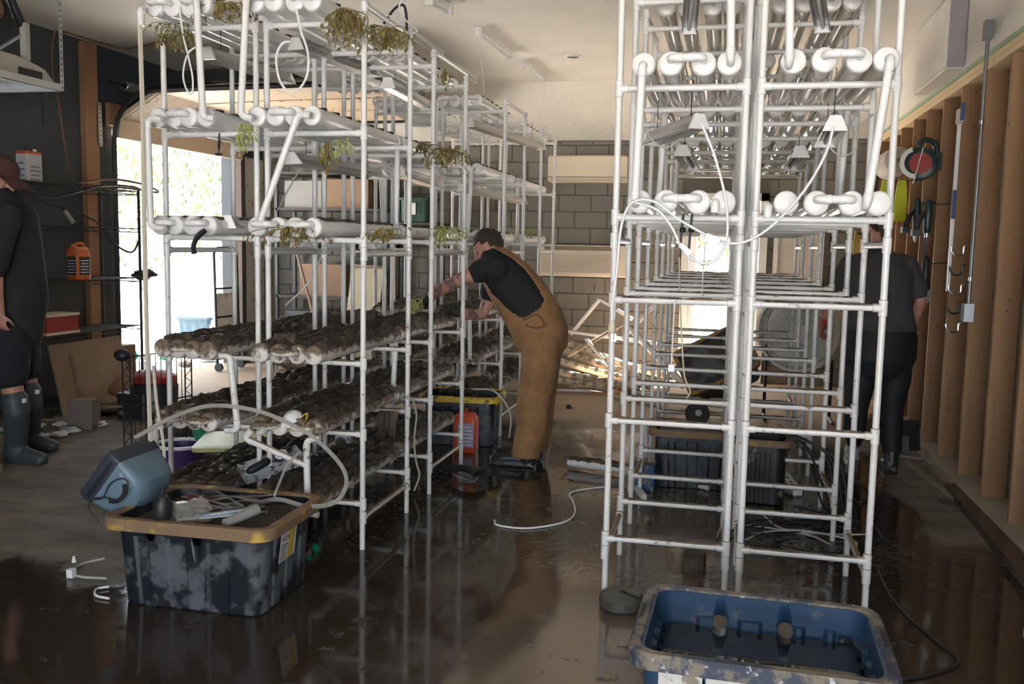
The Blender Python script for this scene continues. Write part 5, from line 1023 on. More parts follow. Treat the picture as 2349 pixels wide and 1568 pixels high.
# ---------------------------------------------------------------- things on the floor
WETW = wood_mat('wet_dark_timber', (.05, .035, .026), (.09, .065, .048), 1, 5, .25)
MUDDYW = wood_mat('muddy_grey_timber', (.20, .165, .12), (.30, .25, .18), 1, 5, .7, .5)
for k, (a, b, w, h_, l) in enumerate(((FL(2080, 1062), FL(2205, 1160), .03, .02, 'long muddy batten lying parallel to the stud wall'), (FL(2140, 1075), FL(2180, 1120), .05, .03, 'short pale batten lying beside the concrete curb'), (FL(2185, 1126), FL(2400, 1385), .10, .05, 'dark wet plank lying against the concrete curb'), (FL(2155, 1152), FL(2210, 1166), .03, .02, 'dark forked stick pointing into the aisle by the curb'))):
    z = V((0, 0, h_/2+.003)); tag(MB().bar(a+z, b+z, w, h_).obj('floor_batten', (MUDDYW, MUDDYW, WETW, WETW)[k], None, False), l, 'wood')
p = FL(2118, 1055)+V((-.14, .02, .06)); t = thing('bent_tray', 'dark folded metal tray tipped against the foot of the studs', 'tray', p); MB().loft([[p+V((-.13, -.14, .02)), p+V((.10, -.10, .03)), p+V((.12, .12, .22)), p+V((-.10, .10, .20))], [p+V((-.14, -.15, .03)), p+V((.09, -.11, .045)), p+V((.11, .11, .235)), p+V((-.11, .09, .215))]]).obj('tray_sheet', DARKM, t, False); MB().bar(p+V((-.02, -.16, .0)), p+V((-.02, -.12, .14)), .008, .05).obj('tray_fin', DARKM, t, False)
cable('muddy_hose', 'muddy hose curled around the bent tray', 'hose', [p+V(q) for q in ((-.2, -.12, .015), (-.1, -.26, .015), (.1, -.3, .015), (.14, -.1, .03))], .012, OLDW)
bag('muddy_bag', 'muddy heap of tools by the foot of the far studs', 'heap', FL(2065, 1010)+V((-.22, .1, .08)), (.16, .16, .10), plain('muddy_cloth', (.16, .12, .085), .8), 7, .4)
for k in range(6): q = FL(2050+R.uniform(-30, 50), 985+R.uniform(-25, 25)); cable('muddy_cable', 'pale muddy cable in the heap by the far studs', 'cable', [q+V((0, 0, .02)), q+V((R.uniform(-.2, .2), .1, .07)), q+V((R.uniform(-.2, .2), -.1, .04)), q+V((R.uniform(-.3, .2), .15, .02))], .009, SILTP, 'muddy cables by the far studs')
tag(MB().lathe([(.02, 0), (.022, .015), (.022, .03), (.019, .03), (.018, .004)], FL(724, 1262), n=20).obj('bottle_ring', GREEN), 'green plastic cap ring on the wet floor, larger of two right of the tote', 'cap')
tag(MB().lathe([(.018, 0), (.020, .012), (.0, .016)], FL(708, 1282), n=20).obj('bottle_ring', GREEN), 'green plastic cap lying lower left of the green ring', 'cap')
for k in range(9): u, v = ((1268, 888), (1300, 884), (1325, 880), (1345, 890), (1120, 905), (1085, 960), (1260, 970), (1100, 930), (1140, 945))[k]; q = FL(u, v); tag(MB().bar(q+V((-.03, 0, .01)), q+V((.04+.05*(k == 3), .03, .012)), .03, .016).obj('green_scrap', GREEN, None, False), 'bright green plastic scrap on the floor around the man', 'scrap', 'green scraps on the floor')
q = FL(1425, 1392); t = thing('muddy_stone_disc', 'round muddy grey disc lying against the leftmost post of the right racks', 'disc', q); m = MB().lathe([(.0, .0), (.085, .0), (.10, .012), (.10, .05), (.085, .065), (.0, .062)], q, n=30); m.v = [(x, y, z+.006*NZ.noise(V((x*30, y*30, z*20)))) for x, y, z in m.v]; m.obj('disc_body', plain('wet_grey_mud', (.075, .068, .06), .4, 0, .25, 20, .5), t); MB().bar(q+V((.0, .03, .066)), q+V((.08, -.04, .066)), .012, .006).obj('slot', BLK, t, False)
q = FL(1590, 1308); tag(MB().loft([[q+V((a, b, z)) for a, b in ((-.05, -.04), (.05, -.05), (.06, .04), (-.04, .05))] for z in (0, .05, .09)]).obj('dark_block', MUDM, None, False), 'dark muddy block on the floor behind the blue-black bin', 'block')
a, b = FL(1305, 1058, .05), FL(1455, 1078, .05); t = thing('muddy_tube', 'mud plastered white tube lying on the floor, poking into the aisle from the right racks', 'tube', (a+b)/2); MB().tube([a, a.lerp(b, .01), b+(b-a)*.3], [.035, .036, .036], 14).obj('tube_body', PVC, t)
m = mud_mesh((0, 0, 0), .5, .016, 3, 95); rt = (b-a).to_track_quat('Y', 'Z').to_matrix(); m.v = [tuple(a+rt @ (V(p)*.82)) for p in m.v]; stuff(m.obj('mud_layer', MUDM, t))
a, b = FL(1508, 1075, .03), FL(1620, 1100, .03); loose_pipe(a+V((0, .1, .0)), b+V((0, .1, 0)), .022, 'short white pipe on the floor under the right racks, rear of two', False, PVC); loose_pipe(FL(1508, 1098, .022), FL(1628, 1118, .022), .018, 'white pipe with an elbow end on the floor under the right racks, front of two', False, PVC)
q = FL(1475, 1125); carton('blue_carton', 'blue printed carton smeared with mud under the aisle side right rack', (q.x, q.y+.05, 0), (.15, .10, .17), -.1, BLUEC, 0, None, False); tag(MB().bar(FL(1460, 1118, .02), FL(1478, 1140, .02), .03, .035).obj('white_fitting', WHITE, None, False), 'white plastic fitting in front of the blue carton', 'fitting')
a = FL(1478, 1010, .02); tag(MB().lathe([(.026, 0), (.026, .26), (.031, .26), (.031, .30), (.024, .30)], FL(1484, 1050), (-.1, .1, 1), 16).obj('upright_pipe', PVC), 'short pipe standing upright beside the black tote under the right racks', 'pipe')
for k, (x0, y0, x1, y1, z) in enumerate(((-.38, 6.2, .1, 6.3, .42), (-.3, 6.35, .05, 6.15, .44), (-.2, 6.25, .15, 6.45, .40))): loose_pipe((x0, y0, z), (x1, y1, z+.02), .02, ('muddy pipe lying across the black tote, rear of three', 'muddy pipe lying across the black tote, middle of three', 'muddy pipe lying across the black tote, front of three')[k])
q = AY(1600, 945, 6.2); t = thing('pulley_wheel', 'round metal pulley lying on the black tote under the right racks', 'pulley', q); MB().lathe([(.02, -.02), (.08, -.02), (.06, 0), (.08, .02), (.02, .02)], (q.x, q.y, .50), (.3, -1, .4), 22).obj('pulley_rim', DARKM, t); MB().lathe([(.022, -.03), (.022, .03)], (q.x, q.y, .50), (.3, -1, .4), 14).obj('hub', STEEL, t)
for k in range(9):
    x, y = .42+R.uniform(-.18, .25), 5.4+R.uniform(-.5, .35); cable('tangled_wire', 'thin muddy cable in the tangle on the wet floor under the stud wall side racks', 'cable', [(x+.30*math.cos(a+k)+R.uniform(-.05, .05), y+.22*math.sin(a+k), .012+.02*R.random()) for a in (0, .8, 1.7, 2.6, 3.4)], .0055, CORDB if k % 3 else bpy.data.materials['grey_cord'], 'floor tangle under the right racks')
t = thing('power_strip', 'white power strip lying slanted in the cable tangle under the right racks', 'power strip', (.45, 5.75, .06)); a, b = FL(1790, 1080, .08), FL(1830, 1130, .03); MB().bar(a, b, .06, .035).obj('strip_case', WHITE, t, False)
for f_ in (.2, .4, .6, .8): MB().box(a.lerp(b, f_)+V((0, -.012, .018)), (.02, .02, .004)).obj('socket', DARKM, t, False)
cable('floor_cable', 'black cable looping on the wet floor right of the racks', 'cable', [FL(u, v, .012) for u, v in ((1860, 1060), (1910, 1075), (1980, 1110), (1998, 1135), (1970, 1150), (1920, 1120), (1880, 1090))], .010, CORDB)
q = FL(1306, 937); t = thing('black_fitting', 'small black fitting on the wet floor right of the man', 'fitting', q); MB().lathe([(.02, 0), (.02, .03), (.012, .03), (.012, .05)], q+V((-.03, 0, .022)), (1, .2, 0), 14).obj('fitting_body', BLK, t); MB().lathe([(.014, 0), (.014, .03)], q+V((.02, .01, .02)), (1, .2, 0), 12).obj('spigot', bpy.data.materials['grey_cord'], t)
# bicycle saddle
q = FL(1085, 1108); t = thing('bicycle_saddle', 'black bicycle saddle lying on the wet floor by the second left rack', 'saddle', q); m = MB(); rings = []
for i in range(13):
    f_ = i/12; w = .018+.062*max(0, (f_-.45)/.55)**1.2; z = .055+.025*f_+.03*math.sin(f_*PI); c = q+V((-.20+.25*f_, .05-.06*f_, z)); sd = V((.3, 1, 0)).normalized()
    rings.append([c+sd*w*math.cos(a)+V((0, 0, .022*math.sin(a)*(1 if math.sin(a) > 0 else .9+.8*abs(math.cos(a))))) for a in [2*PI*k/14 for k in range(14)]])
m.loft(rings).obj('saddle_top', BLACK, t)
for s_ in (-1, 1): MB().tube(smooth_path([q+V((-.16, .04, .05)), q+V((-.08, .03+.02*s_, .012)), q+V((0, .0+.02*s_, .012)), q+V((.04, -.01+.02*s_, .05))]), .005, 6).obj('saddle_rail', STEEL, t)
# detergent box, mask, timer box
q = FL(1068, 1034)+V((0, -.05, 0)); t = thing('detergent_bottle', 'orange-red detergent bottle with a printed label behind the second left rack', 'bottle', q); c = q+V((0, .06, 0)); rg = lambda a, b, r, z: [c+p for p in rrect(a, b, r, z, 4, 0, 0, 3)]
MB().loft([rg(.085, .06, .02, 0), rg(.09, .065, .02, .02), rg(.09, .065, .02, .26), rg(.07, .05, .02, .30), rg(.03, .03, .015, .31)]).obj('bottle_body', plain('red_orange_plastic', (.62, .085, .025), .4), t, True, 30); MB().lathe([(.026, .31), (.026, .34)], c, n=14).obj('bottle_cap', plain('dark_red_cap', (.25, .03, .015), .4), t); o = MB().box(c+V((.012, -.0658, .135)), (.13, .0012, .19)).obj('label', plain('violet_print', (.35, .33, .48), .5), t, False)
m = MB()
for k in range(6): m.box(c+V((.012, -.0668, .06+.028*k)), (.11-.02*(k % 2), .001, .010))
m.obj('printed_lines', PAPER, o, False)
q = AY(672, 962, 4.20); t = thing('dust_mask', 'white dust mask with yellow straps lying on the muddy lower tubes', 'mask', q); m = MB().lathe([(.055, .0), (.052, .012), (.035, .035), (.0, .045)], q, (-.3, -.6, .7), 18, False); m.obj('mask_cup', plain('mask_white', (.72, .73, .76), .8), t)
for s_ in (-1, 1): MB().tube(smooth_path([q+V((.05, 0, .02*s_)), q+V((.09, -.02, .03*s_+.01)), q+V((.07, -.03, -.03+.02*s_)), q+V((0, -.04, -.04))]), .004, 5).obj('strap', YEL, t)
a, b = AY(555, 1088, 4.3), AY(690, 1042, 4.55); t = thing('surge_timer', 'grey-white power timer box lying slanted on the lowest front tubes', 'timer', (a+b)/2); d_ = (b-a); MB().bar(a, b, .12, .055, (0, -.5, .8)).obj('timer_case', plain('grey_white_plastic', (.52, .54, .57), .45, 0, .1, 9, 0, .35, MUD, 20), t, False)
c = a.lerp(b, .72)+V((0, -.04, .035)); MB().lathe([(.0, .0), (.036, .0), (.036, .008), (.03, .010), (.0, .010)], c, (.1, -.65, .75), 22).obj('dial', WHITE, t); MB().lathe([(.036, -.002), (.041, .0), (.041, .010), (.036, .012)], c, (.1, -.65, .75), 22, False).obj('dial_ring', DARKM, t); MB().limb([a.lerp(b, .25)+V((0, -.07, .01)), a.lerp(b, .52)+V((0, -.07, .03))], [.022, .022]).obj('plug_head', BLK, t)
c = AY(790, 1012, 5.3); t = thing('wall_timer', 'grey dial timer box hanging behind the lower aisle side tubes', 'timer', c); MB().box(c, (.10, .06, .09)).obj('timer_case', bpy.data.materials['grey_white_plastic'], t, False); MB().lathe([(.034, 0), (.034, .01)], c+V((-.01, -.03, 0)), (0, -1, 0), 20).obj('dial', plain('dark_dial', (.12, .13, .14), .4), t)

tag(MB().bar(AY(403, 503, 4.5), AY(452, 511, 4.8), .09, .025).obj('red_board_piece', plain('red_brown_clay', (.22, .085, .045), .8, 0, .2, 12), None, False), 'flat red-brown board piece lying on the third tier tubes of the front left rack', 'board')
for k, (a, b, l) in enumerate((((655, 700), (738, 588), 'thin white cord slanting between the centre posts of the left racks'),)):
    tag(MB().tube(smooth_path([AY(*a, 5.3), AY((a[0]+b[0])/2+8, (a[1]+b[1])/2+8, 5.3), AY(*b, 5.3)]), .005, 6).obj('slanting_string', CORDW), l, 'string')
# ---------------------------------------------------------------- people
def PX(p):
    d = V(p)-V((0, 0, EYE)); c = _ex*d.x+_ey*d.y+_ez*d.z; return CX+F*c.x/c.z, CY+F*c.y/c.z
def inside(u, v, poly):
    r = False; j = len(poly)-1
    for i in range(len(poly)):
        (xi, yi), (xj, yj) = poly[i], poly[j]
        if (yi > v) != (yj > v) and u < (xj-xi)*(v-yi)/(yj-yi)+xi: r = not r
        j = i
    return r
def drop_faces(o, test):
    import bmesh
    b = bmesh.new(); b.from_mesh(o.data); fs = [f for f in b.faces if test(f.calc_center_median(), f.normal)]
    bmesh.ops.delete(b, geom=fs, context='FACES'); b.to_mesh(o.data); b.free(); o.data.update()
def solid(o, th):
    m = o.modifiers.new('thickness', 'SOLIDIFY'); m.thickness = th; m.offset = 0
def add_hand(m, w, d, pn, th, s=1.0, curl=.5, inf=0.0):
    """w wrist, d direction to the knuckles, pn palm normal, th side of the thumb"""
    d = V(d).normalized(); pn = V(pn); pn = (pn-pn.dot(d)*d).normalized(); th_ = V(th); th_ = (th_-th_.dot(d)*d-th_.dot(pn)*pn).normalized()
    m.limb([w-d*.02*s, w+d*.03*s, w+d*.075*s], [(.027*s+inf, .021*s+inf), (.036*s+inf, .017*s+inf), (.038*s+inf, .014*s+inf)], th_)
    for k, L_ in enumerate((.072, .080, .075, .058)):
        b = w+d*.075*s+th_*(.029-.0195*k)*s; a = 0; pts = [b-d*.02*s, b]; dd = d
        for q in (.45, .32, .23):
            a += curl*(.75 if q == .45 else 1.0); dd = d*math.cos(a)+pn*math.sin(a); pts.append(pts[-1]+dd*L_*q*s)
        m.limb(pts, [.0095*s+inf*.6, .0098*s+inf*.6, .009*s+inf*.6, .0085*s+inf*.6, .007*s+inf*.6], th_, 10)
    b = w+d*.018*s+th_*.026*s; t1 = (th_*.75+d*.6+pn*.25).normalized(); t2 = (th_*.2+d*.9+pn*.5).normalized()
    m.limb([b-t1*.01*s, b+t1*.038*s, b+t1*.038*s+t2*.034*s, b+t1*.038*s+t2*.056*s], [.014*s+inf, .0115*s+inf, .010*s+inf, .008*s+inf], pn, 10)
def add_head(m, c, fwd, up, s=1.0):
    f = V(fwd).normalized(); u = V(up); u = (u-u.dot(f)*f).normalized(); r = f.cross(u); R3 = M((r, f, u)).transposed(); q = lambda x, y, z: V(c)+R3 @ V((x, y, z))*s
    m.ball(q(0, -.012, .025), (.076*s, .098*s, .098*s), 20, R3); m.ball(q(0, .022, -.045), (.060*s, .070*s, .070*s), 18, R3); m.ball(q(0, .045, -.085), (.036*s, .036*s, .028*s), 14, R3)
    m.limb([q(0, .088, .022), q(0, .102, .0), q(0, .114, -.022)], [.010*s, .012*s, .016*s], r); m.ball(q(0, .098, -.028), (.019*s, .012*s, .009*s), 10, R3)
    m.limb([q(-.045, .074, .034), q(0, .088, .032), q(.045, .074, .034)], [.011*s]*3, u)
    for sx in (-1, 1):
        m.ball(q(sx*.077, -.008, -.008), (.011*s, .022*s, .034*s), 12, R3); m.ball(q(sx*.042, .066, -.028), (.024*s, .018*s, .020*s), 10, R3)
    for z, w in ((-.057, .022), (-.067, .020)): m.limb([q(-w, .076, z), q(0, .088, z), q(w, .076, z)], [.007*s]*3, u)
    return q, R3
def head_parts(parent, q, R3, s, hairm, beard=True):
    for sx in (-1, 1): MB().ball(q(sx*.031, .076, .008), .0115*s, 12, R3).obj('eye', plain('eye_white', (.16, .12, .10), .3) if 'eye_white' not in bpy.data.materials else bpy.data.materials['eye_white'], parent)
    def shell(name, c, rad, keep, amp):
        m = MB().ball(q(*c), tuple(x*s for x in rad), 40, R3); c0 = q(0, 0, 0); loc = [R3.transposed() @ ((V(p)-c0)/s) for p in m.v]
        m.v = [tuple(V(p)+(V(p)-q(*c)).normalized()*amp*s*(NZ.noise(V(p)*60)+.6*NZ.noise(V(p)*130))) for p in m.v]
        m.f = [f for f in m.f if len(f) == 4 and all(keep(loc[i]) for i in f)]; m.mi = [0]*len(m.f); o = m.obj(name, hairm, parent, True, 60); solid(o, .006); return o
    shell('hair', (0, -.016, .030), (.084, .106, .106), lambda p: p.z > (.062 if p.y > .03 else -.015 if p.y > -.055 else -.075) and not (abs(p.x) > .06 and p.y > -.03 and p.z < .03), .010)
    if beard: shell('beard', (0, .026, -.055), (.068, .078, .078), lambda p: p.z < -.040 and p.y > -.01 and not (abs(p.x) < .020 and -.072 < p.z < -.052), .006)
# ---- man in brown bib overalls
my = 6.50; P = lambda u, v, dy=0.0: AY(u, v, my+dy)
t = thing('person', 'man in black t-shirt and brown bib overalls bending over the left racks', 'person', FL(1205, 1062))
torso = [((1243, 772), .175, .175), ((1230, 738), .175, .175), ((1206, 696), .17, .172), ((1170, 646), .19, .155), ((1142, 610), .195, .12), ((1132, 594), .13, .085)]
legs = {}
for sd, dy, ox in ((-1, -.10, 0), (1, .13, 12)):
    fl_ = FL(1218+ox, 1055+(-12 if sd > 0 else 0)); ank = V((fl_.x, my+dy, .11)); legs[sd] = [P(1243+ox*.4, 790, dy), P(1236+ox*.5, 850, dy), P(1224+ox, 920, dy), P(1220+ox, 980, dy), ank]
arms = {-1: [P(1124, 612, -.19), P(1080, 632, -.22), P(1032, 652, -.22), P(1004, 668, -.18), P(978, 688, -.14)], 1: [P(1134, 622, .19), P(1124, 680, .19), P(1106, 722, .15), P(1072, 720, .08), P(1036, 712, .02)]}
hc = P(1120, 570); hf, hu = V((-.86, -.05, -.50)), V((-.50, 0, .86))
m = MB(); m.limb([P(*c) for c, a, b in torso], [(a, b) for c, a, b in torso], (0, 1, 0), 24)
m.limb([P(1138, 597), P(1130, 582), P(1124, 572)], [.075, .064, .06]); q, R3 = add_head(m, hc, hf, hu, 1.04)
for s_ in (-1, 1):
    m.limb(legs[s_], [.088, .085, .065, .058, .045]); m.limb(arms[s_], [.062, .056, .045, .046, .031]); a = legs[s_][-1]; m.limb([a, a+V((.02, 0, -.06)), a+V((-.10, 0, -.08))], [.045, .045, .035])
    d_ = (arms[s_][-1]-arms[s_][-2]); add_hand(m, arms[s_][-1], d_+V((-.02, 0, -.03)), (0, .3, -1), (0, -s_, .3) if s_ < 0 else (0, -1, .3), 1.0, .55)
tn = N('tattooed_skin'); x_, y_, z_ = tn.xyz(tn.pos()); f_ = tn.noise(13, 6, .6, None, 1.2)
lowx = tn.ss(x_, -1.98, -2.10); msk = tn.math('MULTIPLY', tn.ss(f_, .50, .54), tn.math('SUBTRACT', 1.0, tn.ss(x_, -1.66, -1.62)))
msk = tn.math('MULTIPLY', msk, tn.math('SUBTRACT', 1.0, tn.math('MULTIPLY', tn.ss(z_, 1.32, 1.36), tn.ss(x_, -1.78, -1.74)), clamp=True)); c_ = tn.mix(tn.math('MULTIPLY', msk, .75), (.46, .235, .175), (.075, .065, .07))
TATT = tn.done(tn.bsdf(c_, .5))
remesh(m, 'body', TATT, .0095, 3, t)
head_parts(t, q, R3, 1.04, HAIRB)
m = MB(); m.limb([P(*c) for c, a, b in torso], [(a+.014, b+.014) for c, a, b in torso], (0, 1, 0), 24)
for s_ in (-1, 1):
    a = arms[s_]; e = a[0].lerp(a[1], .62) if s_ < 0 else a[0].lerp(a[1], .9); m.limb([a[0]+V((.05, 0, -.02)), a[0], e], [.085, .088, .082])
remesh(m, 'shirt', CLOTHB, .011, 5, t)
m = MB(); tt = torso[:-1]; m.limb([P(*c) for c, a, b in tt], [(a+.028, b+.028) for c, a, b in tt], (0, 1, 0), 26)
for s_ in (-1, 1):
    L_ = legs[s_]; m.limb([L_[0]+V((0, 0, .06))]+L_[:-1]+[L_[-1]+V((0, 0, -.05)), L_[-1]+V((0, 0, -.14))], [.125, .135, .130, .118, .112, .104, .100], (0, 1, 0), 22)
ov = remesh(m, 'overalls', DUCK, .012, 5, t)
hole = [(1040, 520), (1146, 575), (1172, 590), (1206, 618), (1234, 658), (1249, 688), (1240, 705), (1200, 730), (1168, 712), (1128, 672), (1108, 640), (1040, 650)]
drop_faces(ov, lambda p, n: p.z < .075 or inside(*PX(p), hole)); solid(ov, .006)
for s_ in (-1, 1):
    a, b = P(1152, 579, s_*.09), P(1108, 618, s_*.10); MB().bar(P(1170, 588, s_*.07)+V((0, 0, .0)), a, .035, .006, (0, 0, 1)).obj('strap', DUCK, t)
MB().tube(smooth_path([P(1200, 735, -.235), P(1232, 722, -.225), P(1248, 745, -.225), P(1228, 752, -.235), P(1205, 745, -.24)]), .004, 5).obj('pocket_seam', plain('dark_seam', (.10, .055, .025), .9), t)
for u, v in ((1190, 780), (1222, 778), (1253, 742), (1247, 790)): MB().ball(P(u, v, -.245), .0045, 8).obj('rivet', CHROME, t)
for s_ in (-1, 1):
    a = legs[s_][-1]; m = MB(); m.limb([V((a.x, a.y, .17)), V((a.x+.01, a.y, .09)), V((a.x+.02, a.y, .05))], [.058, .060, .056]); m.limb([V((a.x+.045, a.y, .045)), V((a.x-.08, a.y, .060)), V((a.x-.18, a.y, .052)), V((a.x-.235, a.y, .045))], [(.045, .045), (.048, .053), (.052, .045), (.042, .036)], (0, 1, 0)); m.box((a.x-.09, a.y, .012), (.33, .10, .024))
    remesh(m, 'boot', BLACK, .009, 4, t)
    m = MB(); d_ = (arms[s_][-1]-arms[s_][-2]); add_hand(m, arms[s_][-1], d_+V((-.02, 0, -.03)), (0, .3, -1), (0, -s_, .3) if s_ < 0 else (0, -1, .3), 1.06, .55, .004); m.limb([arms[s_][-1]-d_.normalized()*.05, arms[s_][-1]], [.040, .038])
    remesh(m, 'glove', plain('dark_green_glove', (.022, .030, .027), .6) if s_ < 0 else bpy.data.materials['dark_green_glove'], .0065, 2, t)
# ---- woman seen from behind by the stud wall
wy = 7.05; P = lambda u, v, dy=0.0: AY(u, v, wy+dy)
t = thing('person', 'person in charcoal shirt and black leggings seen from behind by the stud wall', 'person', FL(1990, 1080))
torso = [((2014, 812), .235, .17, 0), ((2016, 770), .245, .185, 0), ((2018, 725), .215, .165, .02), ((2017, 680), .205, .15, .06), ((2015, 635), .215, .14, .12), ((2012, 598), .19, .11, .18), ((2012, 582), .09, .08, .21)]
lg = {-1: [P(1978, 815), P(1972, 870), P(1964, 935), P(1960, 985), P(1956, 1045, .1)], 1: [P(2052, 815), P(2052, 870), P(2044, 940), P(2044, 1000), P(2046, 1078, -.12)]}
lg[-1][-1] = V((FL(1945, 1052).x+.04, FL(1945, 1052).y+.02, .10)); lg[1][-1] = V((FL(2047, 1090).x, FL(2047, 1090).y+.08, .10))
am = {-1: [P(1952, 606, .17), P(1926, 650, .20), P(1906, 690, .30), P(1896, 720, .36), P(1889, 742, .42)], 1: [P(2078, 606, .17), P(2100, 650, .18), P(2112, 690, .16), P(2104, 715, .22), P(2098, 735, .28)]}
m = MB(); m.limb([P(c[0], c[1], dy) for c, a, b, dy in torso], [(a, b) for c, a, b, dy in torso], (1, 0, 0), 24)
m.limb([P(2012, 588, .20), P(2014, 565, .27), P(2016, 545, .31)], [.07, .055, .055]); hc = P(2018, 525, .34); q, R3 = add_head(m, hc, (.1, .85, -.55), (.05, .55, .85), 1.0)
for s_ in (-1, 1):
    m.limb(lg[s_], [.085, .085, .060, .06, .04]); m.limb(am[s_], [.06, .052, .042, .038, .028]); a = lg[s_][-1]; m.limb([a, a+V((0, 0, -.06)), a+V((0, .12, -.075))], [.042, .04, .034], (1, 0, 0))
    add_hand(m, am[s_][-1], am[s_][-1]-am[s_][-2], (-s_, 0, -.2), (0, .8, .4), .95, .5)
remesh(m, 'body', SKIN, .0105, 3, t)
def longhair(p): return True
head_parts(t, q, R3, 1.0, HAIRB, False)
m = MB(); m.ball(hc+V((0, -.10, .03)), (.055, .05, .05), 18); m.limb([hc+V((.01, -.10, .02)), hc+V((.03, -.13, -.06)), hc+V((.03, -.13, -.14))], [.04, .035, .02]); m.v = [tuple(V(p)+V((0, 0, 1))*.006*NZ.noise(V(p)*70)) for p in m.v]; m.obj('hair_bun', HAIRB, t)
m = MB(); ts = torso[1:]; m.limb([P(2016, 752, -.005)]+[P(c[0], c[1], dy) for c, a, b, dy in ts[1:]], [(.262, .202)]+[(a+.018, b+.018) for c, a, b, dy in ts[1:]], (1, 0, 0), 26)
for s_ in (-1, 1): a = am[s_]; m.limb([a[0]+V((-s_*.05, 0, 0)), a[0], a[1], a[1].lerp(a[2], .5)], [.085, .085, .075, .070])
remesh(m, 'shirt', CLOTHG, .012, 6, t)
m = MB(); m.limb([P(2014, 822), P(2016, 770), P(2018, 735)], [(.262, .195), (.266, .205), (.225, .175)], (1, 0, 0), 24)
for s_ in (-1, 1): L_ = lg[s_]; m.limb([L_[0]+V((0, 0, .04))]+L_[:-1]+[L_[-1]+V((0, 0, .03))], [.128, .128, .115, .085, .080, .055], (1, 0, 0), 20)
remesh(m, 'leggings', LEGG, .012, 5, t)
for s_ in (-1, 1):
    a = lg[s_][-1]; m = MB(); m.limb([V((a.x, a.y, .16)), V((a.x, a.y-.005, .09)), V((a.x, a.y-.01, .055))], [.056, .054, .05], (1, 0, 0)); m.limb([V((a.x, a.y-.04, .042)), V((a.x-.0, a.y+.08, .05)), V((a.x-.01, a.y+.19, .038))], [(.042, .042), (.046, .046), (.038, .034)], (1, 0, 0)); m.box((a.x, a.y+.07, .011), (.085, .26, .022))
    remesh(m, 'shoe', plain('silver_grey_rubber', (.30, .31, .33), .25) if s_ < 0 else BLACK, .009, 4, t)
m = MB(); add_hand(m, am[-1][-1], am[-1][-1]-am[-1][-2], (1, 0, -.2), (0, .8, .4), 1.05, .5, .005); m.limb([am[-1][-1]-(am[-1][-1]-am[-1][-2]).normalized()*.06, am[-1][-1]], [.040, .038])
remesh(m, 'red_glove', plain('muddy_red_glove', (.40, .06, .035), .7, 0, .2, 14, 0, .3), .0065, 2, t)
# ---- dark clad person cut by the left edge
ly = 5.45; P = lambda u, v, dy=0.0: AY(u, v, ly+dy)
t = thing('person', 'person in dark shirt, shorts and grey rubber boots cut by the left edge', 'person', FL(40, 1060))
torso = [((22, 775), .18, .16), ((28, 730), .185, .185), ((34, 680), .19, .20), ((30, 620), .19, .18), ((26, 550), .20, .15), ((22, 490), .195, .12), ((14, 460), .10, .085)]
fa, fb = FL(42, 1060), FL(72, 1030)
lg = {-1: [P(18, 790, -.11), P(18, 840, -.11), P(26, 880, -.11), P(38, 940, -.10), V((fa.x, fa.y, .11))], 1: [P(38, 780, .13), P(48, 830, .13), P(58, 860, .13), P(68, 920, .13), V((fb.x, fb.y, .11))]}
am = {-1: [P(18, 495, -.21), P(0, 560, -.26), P(-10, 615, -.27), P(-8, 670, -.26), P(0, 720, -.24)], 1: [P(22, 495, .21), P(12, 560, .26), P(5, 615, .27), P(10, 670, .26), P(20, 720, .24)]}
m = MB(); m.limb([P(*c) for c, a, b in torso], [(a, b) for c, a, b in torso], (0, 1, 0), 24); m.limb([P(14, 470), P(8, 445), P(6, 425)], [.075, .062, .06])
hc = P(4, 408); q, R3 = add_head(m, hc, (.85, -.1, -.5), (.5, 0, .86), 1.08)
for s_ in (-1, 1):
    m.limb(lg[s_], [.105, .10, .075, .060, .035]); m.limb(am[s_], [.064, .056, .047, .044, .032]); a = lg[s_][-1]; m.limb([a, a+V((0, 0, -.05)), a+V((.08, 0, -.06))], [.035, .035, .03]); add_hand(m, am[s_][-1], am[s_][-1]-am[s_][-2], (0, -s_, -.3), (.3, 0, 1), 1.0, .6)
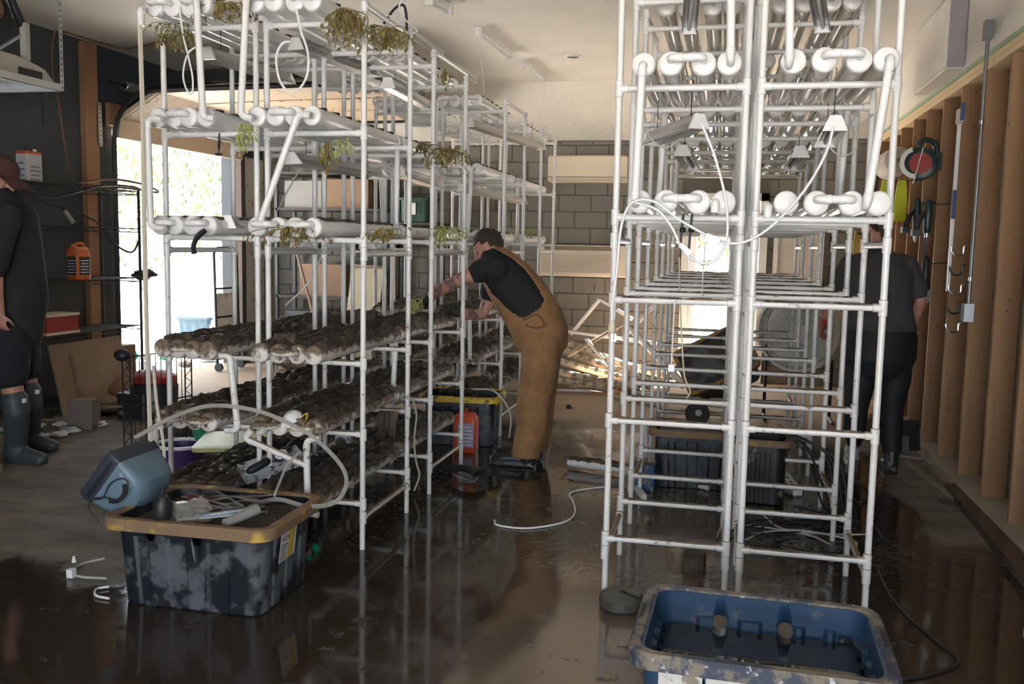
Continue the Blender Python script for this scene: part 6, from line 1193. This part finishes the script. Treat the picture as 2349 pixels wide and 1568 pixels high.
remesh(m, 'body', SKIN, .0105, 3, t); head_parts(t, q, R3, 1.08, HAIRB, False)
MAR = plain('dark_maroon_cloth', (.075, .028, .022), .9)
m = MB(); m.ball(q(0, -.012, .06), (.094, .115, .085), 20, R3); cp = m.obj('cap_crown', MAR, t); m = MB(); m.loft([[q(w*x, y, .055+z-.02*abs(x)**2) for x, w in ((-1, .085), (-.5, .085), (0, .085), (.5, .085), (1, .085))]+[q(w*x, y, .050+z-.02*abs(x)**2) for x, w in ((1, .085), (.5, .085), (0, .085), (-.5, .085), (-1, .085))] for y, z in ((.06, 0), (.13, 0), (.20, -.01))]); m.obj('cap_bill', MAR, t)
m = MB(); m.limb([P(24, 770)]+[P(*c) for c, a, b in torso[1:]], [(.215, .20)]+[(a+.022, b+.022) for c, a, b in torso[1:]], (0, 1, 0), 26)
for s_ in (-1, 1): a = am[s_]; m.limb([a[0], a[1], a[2]], [.092, .085, .078])
remesh(m, 'shirt', CLOTHK, .013, 6, t)
m = MB(); m.limb([P(22, 785), P(26, 740)], [(.21, .19), (.205, .20)], (0, 1, 0), 22)
for s_ in (-1, 1): L_ = lg[s_]; m.limb([L_[0]+V((0, 0, .06)), L_[0], L_[1], L_[1].lerp(L_[2], .35)], [.14, .145, .14, .135], (0, 1, 0), 20)
remesh(m, 'shorts', NAVYC, .012, 5, t)
for s_ in (-1, 1):
    a = lg[s_][-1]; top = lg[s_][3].lerp(lg[s_][2], .45); m = MB(); m.limb([top, lg[s_][3], V((a.x-.01, a.y, .16)), V((a.x-.02, a.y, .06))], [.088, .088, .078, .070], (0, 1, 0), 20); m.limb([V((a.x-.07, a.y, .05)), V((a.x+.06, a.y, .06)), V((a.x+.16, a.y, .045)), V((a.x+.20, a.y, .042))], [(.048, .05), (.052, .058), (.055, .045), (.045, .038)], (0, 1, 0)); m.box((a.x+.065, a.y, .012), (.29, .10, .024))
    remesh(m, 'rubber_boot', RUBB, .010, 4, t)
    MB().box(top+V((.088, -.01, -.01)), (.012, .03, .03)).obj('boot_tab', WHITE, t, False)
